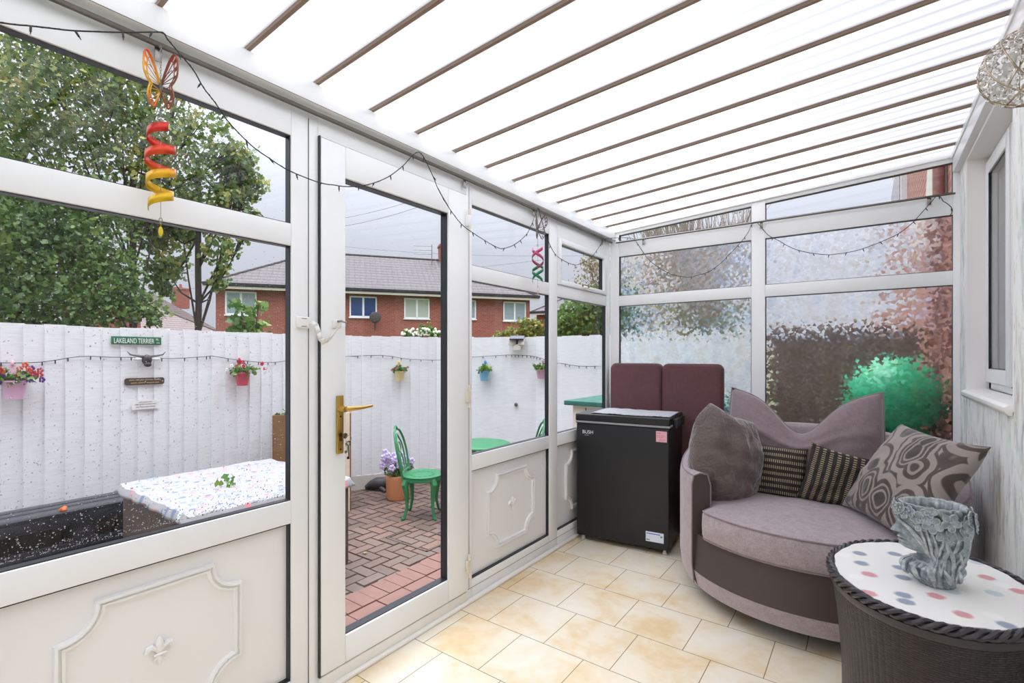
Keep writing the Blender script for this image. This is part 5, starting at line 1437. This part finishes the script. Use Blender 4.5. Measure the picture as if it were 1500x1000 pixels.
# fence lights
fp = [(-60,528),(0,531),(60,530),(115,522),(160,523),(205,523.5),(250,525),(300,522),(310,521.5),(345,527),(390,531),(418,528),(440,525),(504,522),(560,520.5),(600,526),(650,527),(691,523),(742,520),(760,520),(778,521),(793,524),(812,530),(830,533),(850,536),(882,536)]
pp_ = [on_fence(a,b,.035)[0] for a,b in fp]
fl__ = tag(empty('fence_string_lights', tuple(pp_[8])), 'thin dark string of fairy lights draped along the white fence', 'string lights')
pp2 = smooth_path(pp_, 3); MB().tube(pp2, .0026, 4).build('light_cable', M['black_wire'], fl__, smooth=True)
acc = 0; nx = .05
for i in range(1,len(pp2)):
    acc += (pp2[i]-pp2[i-1]).length
    if acc > nx: nx += .10; b = pp2[i]; MB().tube([b,b-Vector((0,0,.018)),b-Vector((0,0,.028))],[.004,.0045,.002],5).build('bulb', M['black'], fl__)
# solar lamp
p, d, n = on_fence(759,505,.06)
so_ = frame_on(p, d, n, 'solar_lamp', 'solar security light with tilted panel fixed high on the fence', 'lamp')
MB().obox((.0,-.03,.085),(.085,0,0),(0,.06,.02),(0,-.002,.006)).build('solar_panel', simple('solar_blue_black',(48,50,66),.2), so_, local=True)
lm = simple('lamp_lens_grey',(186,184,172),.5,var=.3,vscale=60)
for (cx_,cz_,ax_) in ((-.055,.03,-.5),(.055,.03,.5),(0,-.03,0)):
    MB().obox((cx_,-.05,cz_),(.048*cos(ax_),.048*sin(ax_)*-1,0),(.0,.012,.0),(0,.012,.036)).build('lamp_head', lm, so_, local=True, bevel=.004)
MB().box(-.02,.02,-.03,.03,-.02,.08).build('lamp_bracket', M['black'], so_, local=True)
# knob on the gate boards
p, d, n = on_fence(756.5,592,.035); kb_ = MB().ball(p,.022,k=12,h=8); kb_.tube([p-n*.035,p],.01,8); tag(kb_.build('gate_bolt', simple('rusty_iron',(104,92,80),.6,.5), smooth=True), 'small dark bolt on the fence boards below the solar light', 'bolt')

# ---- black slatted bench along the fence
M['blackpaint'] = simple('black_painted_wood', (34,36,44), .22, var=.1, vscale=12, bmp=.1)
M['brownbox'] = simple('recess_brown', (40,30,28), .6)
bn = tag(empty('pallet_bench', (-3.02,.55,GZ)), 'low black painted pallet bench standing against the fence', 'bench')
def bseg(y0, y1):
    pass
for k,(xa,xb) in enumerate(((-3.235,-3.135),(-3.125,-3.025),(-3.015,-2.86))):
    MB().box(xa,xb,-1.0,1.62,.145,.170).build('top_board', M['blackpaint'], bn, bevel=.003)
for z0,z1 in ((.075,.145),(-.075,-.045),(-.165,-.075),(GZ,GZ+.03)):
    MB().box(-2.885,-2.860,-1.0,1.62,z0,z1).build('front_rail', M['blackpaint'], bn, bevel=.003)
for y_ in (-1.0,-.30,.35,.99,1.50):
    MB().box(-3.235,-2.885,y_,y_+.12,GZ+.03,.145).build('block', M['blackpaint'], bn)
MB().box(-3.235,-3.215,-1.0,1.62,GZ,.145).build('back_board', M['brownbox'], bn)
lf = MB(); p = Vector((-2.95,.93,.172)); lf.tube([p, p+Vector((.02,.02,.012)), p+Vector((.05,.01,.004))],[.012,.018,.008],6); tag(lf.build('fallen_leaf', simple('orange_leaf',(196,104,50),.7), smooth=True), 'small orange fallen leaf on the black bench', 'leaf')

# ---- woven garden table with spotted cloth
gt_ = tag(empty('woven_garden_table', (-1.93,1.68,GZ)), 'brown woven garden table under a white spotted cloth outside the left window', 'table')
def wv2():
    m, nt, out = newmat('brown_flat_weave'); p = geo_pos(nt); g = N(nt, 'ShaderNodeNewGeometry'); sp = N(nt, 'ShaderNodeSeparateXYZ'); L(nt, p, sp.inputs[0])
    cb = N(nt, 'ShaderNodeCombineXYZ'); L(nt, math_(nt,'ADD',sp.outputs['X'],sp.outputs['Y']), cb.inputs[0]); L(nt, sp.outputs['Z'], cb.inputs[1])
    b = N(nt, 'ShaderNodeTexBrick'); 
    for k, v in (('Scale',1),('Mortar Size',.0015),('Brick Width',.016),('Row Height',.008)): b.inputs[k].default_value = v
    b.inputs['Color1'].default_value = lin((112,94,84)); b.inputs['Color2'].default_value = lin((88,72,64)); b.inputs['Mortar'].default_value = lin((44,36,34)); L(nt, cb.outputs[0], b.inputs['Vector'])
    pbsdf(nt, out, b.outputs['Color'], .5, 0, bump(nt, b.outputs['Fac'], .6, .004)); return m
M['weave2'] = wv2(); tx0,tx1,ty0,ty1 = -2.52,-1.385,1.165,2.19
MB().box(tx0,tx1,ty0,ty1,GZ+.05,.325).build('woven_sides', M['weave2'], gt_, bevel=.02)
for x_,y_ in ((tx0+.05,ty0+.05),(tx1-.05,ty0+.05),(tx0+.05,ty1-.05),(tx1-.05,ty1-.05)): MB().box(x_-.025,x_+.025,y_-.025,y_+.025,GZ,GZ+.05).build('leg', M['black'], gt_)
MB().box(tx0-.01,tx1+.01,ty0-.01,ty1+.01,.325,.362).build('table_top', M['weave2'], gt_, bevel=.01)
M['spots2'] = spots('garden_spotted_cloth', 12, (143,142,143), (154,153,154), 255)
cx0,cy0 = (tx0+tx1)/2,(ty0+ty1)/2; hx_,hy_ = (tx1-tx0)/2+.016,(ty1-ty0)/2+.016
def clothf(u, v):
    U_, V_ = (u*2-1)*1.08, (v*2-1)*1.085
    ox, oy = max(0,abs(U_)-1), max(0,abs(V_)-1)
    x = cx0 + max(-1,min(1,U_))*hx_; y = cy0 + max(-1,min(1,V_))*hy_
    dr = max(ox*hx_, oy*hy_); wv_ = .006*noise.noise(Vector((u*7,v*7,0))) + .003*noise.noise(Vector((u*20,v*20,3)))
    fl_ = .012*sin(u*31)*(1 if oy > 0 else 0) + .012*sin(v*31)*(1 if ox > 0 else 0)
    return Vector((x + (1 if U_ > 0 else -1)*min(ox*.3,.02)+ (fl_ if ox > 0 else 0)*.6, y + (1 if V_ > 0 else -1)*min(oy*.3,.02) + (fl_ if oy > 0 else 0)*.6, .372 + wv_ - dr*1.15*(1+.25*sin(u*9+v*7)*.4)))
co = MB().grid(clothf,90,80).build('garden_cloth', M['spots2'], smooth=True); md = co.modifiers.new('s','SOLIDIFY'); md.thickness = .003; md.offset = 1
tag(co, 'white spotted oilcloth draped over the woven garden table', 'tablecloth')
lf = foliage('leaf_litter', [((-1.83,1.55,.40),(.06,.05,.012),7)], .05, M['leaf2']); tag(lf, 'few fallen leaves lying on the spotted garden cloth', 'leaves', kind='stuff')

# ---- wooden planter box against the fence
pb_ = tag(empty('wooden_planter', (-2.72,3.25,GZ)), 'tall brown wooden box by the fence behind the woven garden table', 'planter')
A = W(400,608,4.72); B = W(513,606,4.95)
wood1 = simple('brown_wet_wood', (128,96,64), .7, var=.25, vscale=10, bmp=.3); wood2 = simple('pale_cream_board', (226,206,178), .7, var=.12, vscale=9, bmp=.2)
dd = Vector((B.x-A.x,B.y-A.y,0)); l = dd.length; dd.normalize(); nn = Vector((dd.y,-dd.x,0)); pb_.location = (A.x+dd.x*l/2, A.y+dd.y*l/2, GZ)
zt = A.z
nb = 5
for k in range(nb):
    c = Vector((A.x,A.y,0)) + dd*l*(k+.5)/nb
    MB().obox(Vector((c.x,c.y,(GZ+zt)/2)), dd*(l/nb/2-.004), nn*.010, Vector((0,0,(zt-GZ)/2))).build('front_board', wood2 if k == nb-1 else wood1, pb_)
for s_ in (0, l):
    c = Vector((A.x,A.y,0)) + dd*s_ - nn*.11; MB().obox(Vector((c.x,c.y,(GZ+zt)/2)), nn*.10, dd*.008, Vector((0,0,(zt-GZ)/2-.005))).build('side_board', wood1, pb_)
c = Vector((A.x,A.y,zt-.06)) + dd*l/2 - nn*.11; MB().obox(c, dd*(l/2-.01), nn*.095, Vector((0,0,.02))).build('soil', simple('dark_soil',(60,48,40),.9), pb_)
c2 = Vector((A.x,A.y,zt)) + dd*.12 - nn*.08; foliage('seedlings', [(tuple(c2),(.09,.06,.03),40)], .05, M['leaf2'], pb_, 4)

# ---- green bistro set
M['green_metal'] = simple('green_cast_metal', (44,122,78), .38, var=.25, vscale=40, bmp=.15)
def bistro_chair(loc, yaw, label):
    t = tag(empty('bistro_chair', loc, (0,0,yaw)), label, 'garden chair', 'green bistro chairs')
    G_ = M['green_metal']; sh = .40
    s = MB().lathe([(.16,sh-.004),(.195,sh-.006),(.205,sh),(.205,sh+.008),(.19,sh+.012),(.15,sh+.006),(.04,sh+.004),(.0,sh+.004)],32)
    for k in range(14):
        a = 2*PI*k/14; s.ball((.11*cos(a),.11*sin(a),sh+.008),.016,.016,.004,8,4)
    s.lathe([(.192,sh-.04),(.200,sh-.035),(.200,sh-.004),(.192,sh-.004)],32,caps=False)
    s.build('seat', G_, t, smooth=True, local=True)
    for k,a in enumerate((PI/4,3*PI/4,5*PI/4,7*PI/4)):
        c_, s_ = cos(a), sin(a); m = MB()
        m.tube([(.165*c_,.165*s_,sh-.01),(.195*c_,.195*s_,sh-.07),(.178*c_,.178*s_,sh-.17),(.172*c_,.172*s_,sh-.28),(.20*c_,.20*s_,sh-.38),(.225*c_,.225*s_,.012),(.235*c_,.235*s_,.004)],[.034,.034,.022,.015,.013,.017,.008],8)
        m.build('leg', G_, t, smooth=True, local=True)
    b = MB(); H_ = .46
    def bp(x, h): 
        return Vector((x, .17+.09*(h/H_)+.02*(x/.2)**2*-1, sh+h))
    loop = [bp(-.15,0),bp(-.175,.10),bp(-.185,.22),bp(-.16,.34),bp(-.10,.42),bp(-.04,.44),bp(0,.475),bp(.04,.44),bp(.10,.42),bp(.16,.34),bp(.185,.22),bp(.175,.10),bp(.15,0)]
    b.tube(smooth_path(loop,4), .011, 8)
    b.build('back_frame', G_, t, smooth=True, local=True)
    sc_ = MB()
    sc_.tube(smooth_path([bp(-.10,.03),bp(-.11,.16),bp(-.10,.28),bp(-.04,.36),bp(0,.40)],4), .008, 6); sc_.tube(smooth_path([bp(.10,.03),bp(.11,.16),bp(.10,.28),bp(.04,.36),bp(0,.40)],4), .008, 6)
    sc_.tube(smooth_path([bp(-.03,.03),bp(-.05,.14),bp(0,.22),bp(.05,.14),bp(.03,.03)],4), .007, 6)
    for q in range(10):
        a = 2*PI*q/10; sc_.tube([bp(.05*cos(a),.27+.05*sin(a)),bp(.05*cos(a+PI/5),.27+.05*sin(a+PI/5))],.006,6)
    sc_.tube([bp(-.17,.03),bp(0,.04),bp(.17,.03)],.010,6); sc_.build('back_scrollwork', G_, t, smooth=True, local=True)
    return t
bistro_chair((-1.875,3.375,GZ), rd(126), 'green cast metal bistro chair beside the flower pot, seen through the door')
bistro_chair((-1.35,4.30,GZ), rd(-48), 'green bistro chair beyond the round table, only its back showing in the side window')
bt_ = tag(empty('bistro_table', (-1.52,3.83,GZ)), 'small round green bistro table between the two green chairs', 'garden table')
MB().lathe([(.30,.655),(.315,.660),(.315,.672),(.30,.678),(.05,.676),(.0,.676)],48).build('table_top', M['green_metal'], bt_, smooth=True, local=True)
for k in range(3):
    a = 2*PI*k/3+.6; c_, s_ = cos(a), sin(a)
    MB().tube([(.14*c_,.14*s_,.655),(.10*c_,.10*s_,.52),(.05*c_,.05*s_,.36),(.10*c_,.10*s_,.20),(.19*c_,.19*s_,.08),(.23*c_,.23*s_,.008)],[.015,.014,.014,.014,.015,.012],8).build('leg', M['green_metal'], bt_, smooth=True, local=True)
MB().lathe([(.055,.35),(.065,.36),(.055,.37)],16).build('stretcher_ring', M['green_metal'], bt_, smooth=True, local=True)
# terracotta pot with violet flowers
px_, py_ = -2.50, 3.62
pt_ = tag(empty('terracotta_pot', (px_,py_,GZ)), 'round terracotta pot of lilac pansies behind the green chair', 'plant pot')
MB().lathe([(.115,0),(.128,.02),(.135,.22),(.140,.235),(.140,.262),(.126,.262),(.120,.23),(.0,.225)],36).build('pot', simple('terracotta',(214,146,104),.7,var=.1,vscale=8), pt_, smooth=True, local=True)
foliage('foliage', [((px_,py_,GZ+.31),(.15,.15,.07),260)], .05, M['leaf_dark'], pt_, 6)
mb = MB(); rr = random.Random(8)
for k in range(30):
    c = Vector((px_+rr.uniform(-.17,.12),py_+rr.uniform(-.14,.14),GZ+.38+rr.uniform(-.07,.12)))
    for q in range(5): a = 2*PI*q/5; mb.ball(c+Vector((.022*cos(a)*.8,.022*cos(a)*.5,.022*sin(a))),.021,.014,.019,7,5)
mb.build('lilac_blooms', simple('lilac_petals',(206,192,228),.7,var=.15,vscale=30), pt_, smooth=True)
# small dark garden ornament (curled cat)
oc = Vector((-2.93,3.72,GZ)); og = tag(empty('cat_ornament', oc), 'small dark stone animal ornament lying beside the terracotta pot', 'garden ornament')
mst = simple('dark_mottled_stone',(66,64,66),.6,var=.5,vscale=50,bmp=.3)
mb = MB(); mb.tube([oc+Vector((-.14,-.10,.03)),oc+Vector((-.10,-.06,.06)),oc+Vector((-.03,-.02,.08)),oc+Vector((.04,.03,.085)),oc+Vector((.08,.06,.12)),oc+Vector((.10,.07,.14))],[.02,.045,.07,.07,.04,.03],12); mb.ball(oc+Vector((.11,.06,.165)),.045,.04,.038,12,8); mb.tube([oc+Vector((.04,-.02,.04)),oc+Vector((.10,-.03,.02)),oc+Vector((.14,-.04,.015))],[.03,.022,.014],8); mb.tube([oc+Vector((-.12,-.10,.02)),oc+Vector((-.16,-.02,.015)),oc+Vector((-.10,.05,.015))],[.02,.018,.010],8)
mb.build('animal_body', mst, og, smooth=True)
mb = MB()
for s_ in (-1,1): mb.tube([oc+Vector((.10+s_*.022,.07-s_*.022,.195)),oc+Vector((.10+s_*.03,.07-s_*.03,.225))],[.016,.002],6)
mb.build('ears', mst, og, smooth=True)
# green-topped cupboard outside the corner
gu = tag(empty('garden_cupboard', (-.30,4.35,GZ)), 'cream garden cupboard with a green slatted top outside the corner windows', 'cupboard')
M['green_wood'] = simple('green_painted_wood', (40,104,88), .6, var=.25, vscale=14, bmp=.3); M['cream_wood'] = simple('cream_painted_wood', (222,212,198), .7, var=.06, vscale=8, bmp=.2)
ux0, ux1, uy0, uy1, uz = -.55, .70, 3.84, 4.98, .86
uy1 = 4.95
MB().box(ux0+.06,ux1-.04,uy0+.06,uy1-.05,GZ,uz-.04).build('cupboard_body', M['cream_wood'], gu)
for k in range(8):
    y0 = uy0+(uy1-uy0)*k/8; MB().box(ux0,ux1,y0+.003,y0+(uy1-uy0)/8-.003,uz-.04,uz).build('top_slat', M['green_wood'], gu, bevel=.003)
for x_ in (-.36,-.10,.16): MB().box(x_,x_+.006,uy0+.052,uy0+.06,GZ+.02,uz-.06).build('door_gap', M['black'], gu)
MB().tube([(-.372,uy0+.035,uz-.12),(-.372,uy0+.035,uz-.34)],.008,8).build('cupboard_handle', M['steel'], gu, smooth=True)
# small fallen leaves and petals on the paving
for i,(x_,y_) in enumerate(((-1.15,1.95),(-1.55,2.45),(-.9,2.75),(-1.9,2.2))):
    m = MB(); m.ball((x_,y_,GZ+.008),.022,.015,.005,8,5); 
    tag(m.build('fallen_petal', M['leaf_pale'], smooth=True), 'tiny pale fallen leaf lying on the block paving', 'leaf', 'fallen leaves on the paving')

# ---- rain on the outside of the panes
def water():
    m, nt, out = newmat('rain_water'); g = N(nt, 'ShaderNodeBsdfRefraction'); g.inputs['IOR'].default_value = 1.33; g.inputs['Roughness'].default_value = 0
    gl = N(nt, 'ShaderNodeBsdfGlossy'); gl.inputs['Roughness'].default_value = .05; mx = N(nt, 'ShaderNodeMixShader'); mx.inputs[0].default_value = .12
    L(nt, g.outputs[0], mx.inputs[1]); L(nt, gl.outputs[0], mx.inputs[2]); L(nt, mx.outputs[0], out.inputs['Surface']); return m
M['water'] = water()
def rain(y0,y1,z0,z1,n,seed,label,xg=-.0312,bias=1.0,rmin=.0009,rmax=.0028):
    rg_ = random.Random(seed); mb = MB()
    for k in range(n):
        y = rg_.uniform(y0,y1); z = z0+(z1-z0)*(rg_.random()**bias)
        r = rmin+(rmax-rmin)*rg_.random()**2.5; ry = r*rg_.uniform(.8,1.2); rz = r*rg_.uniform(.9,1.5)
        vs = [(xg-r*.55,y,z)]
        for ring,(q,h) in enumerate(((.55,.44),(.9,.18),(1,0))):
            for j in range(7):
                a = 2*PI*j/7; vs.append((xg-r*h,y+ry*q*cos(a),z+rz*q*sin(a)))
        fs = [(0,1+j,1+(j+1) % 7) for j in range(7)]+[(1+i*7+j,1+i*7+(j+1) % 7,8+i*7+(j+1) % 7,8+i*7+j) for i in range(2) for j in range(7)]+[tuple(range(15,22))]
        mb.add(vs,fs)
    o = mb.build('raindrops', M['water'], smooth=True, angle=rd(80)); tag(o, label, 'raindrops', kind='stuff')
rain(.17,.94,.76,1.64,2600,1,'rain drops on the large lower left pane',bias=2.4,rmax=.0021)
rain(.17,.94,1.74,2.03,160,2,'rain drops on the upper left pane',rmax=.0014)
rain(1.18,1.735,.2,1.93,700,3,'rain drops on the glass of the door',xg=-.0282,rmax=.0013)
rain(1.945,2.69,.76,1.64,260,4,'rain drops on the pane right of the door',rmax=.0013)

# ------------------------------------------------------------------ sky, camera, settings
w = bpy.data.worlds.new('overcast_sky'); bpy.context.scene.world = w; w.use_nodes = True; nt = w.node_tree; nt.nodes.clear()
out = nt.nodes.new('ShaderNodeOutputWorld'); bg = N(nt, 'ShaderNodeBackground'); L(nt, bg.outputs[0], out.inputs[0])
tc = N(nt, 'ShaderNodeTexCoord'); sp = N(nt, 'ShaderNodeSeparateXYZ'); L(nt, tc.outputs['Generated'], sp.inputs[0])
z = math_(nt, 'MAXIMUM', sp.outputs['Z'], 0)
zz = math_(nt, 'POWER', z, 2.4)
s = math_(nt, 'ADD', 1, math_(nt, 'MULTIPLY', zz, SKY_Z))
n_ = noise_(nt, tc.outputs['Generated'], 2.2, 5, .5)
s = math_(nt, 'MULTIPLY', s, math_(nt, 'ADD', .93, math_(nt, 'MULTIPLY', n_, .14)))
col = ramp(nt, z, [(0,(226,230,240)),(.35,(222,228,241)),(1,(236,240,246))])
L(nt, col, bg.inputs['Color']); L(nt, math_(nt, 'MULTIPLY', s, SKY_S), bg.inputs['Strength'])

cam = bpy.data.cameras.new('camera'); co = bpy.data.objects.new('camera', cam); C.objects.link(co)
co.location = (XCAM, 0, HCAM); co.rotation_euler = (PI/2, 0, YAW)
cam.sensor_width = 36; cam.sensor_fit = 'HORIZONTAL'; cam.lens = FPX/1500*36; cam.shift_y = (HOR-500)/1500; cam.clip_start = .02; cam.clip_end = 500
sc = bpy.context.scene; sc.camera = co
sc.view_settings.view_transform = 'Standard'; sc.view_settings.look = 'None'; sc.view_settings.gamma = 1; sc.view_settings.use_curve_mapping = False
sc.view_settings.exposure = EXPOSURE
sc.cycles.use_denoising = True
sc.cycles.max_bounces = 14; sc.cycles.transparent_max_bounces = 24; sc.cycles.transmission_bounces = 10; sc.cycles.diffuse_bounces = 6; sc.cycles.glossy_bounces = 4
sc.cycles.sample_clamp_indirect = 8; sc.cycles.caustics_refractive = True; sc.cycles.caustics_reflective = False; sc.cycles.blur_glossy = .5
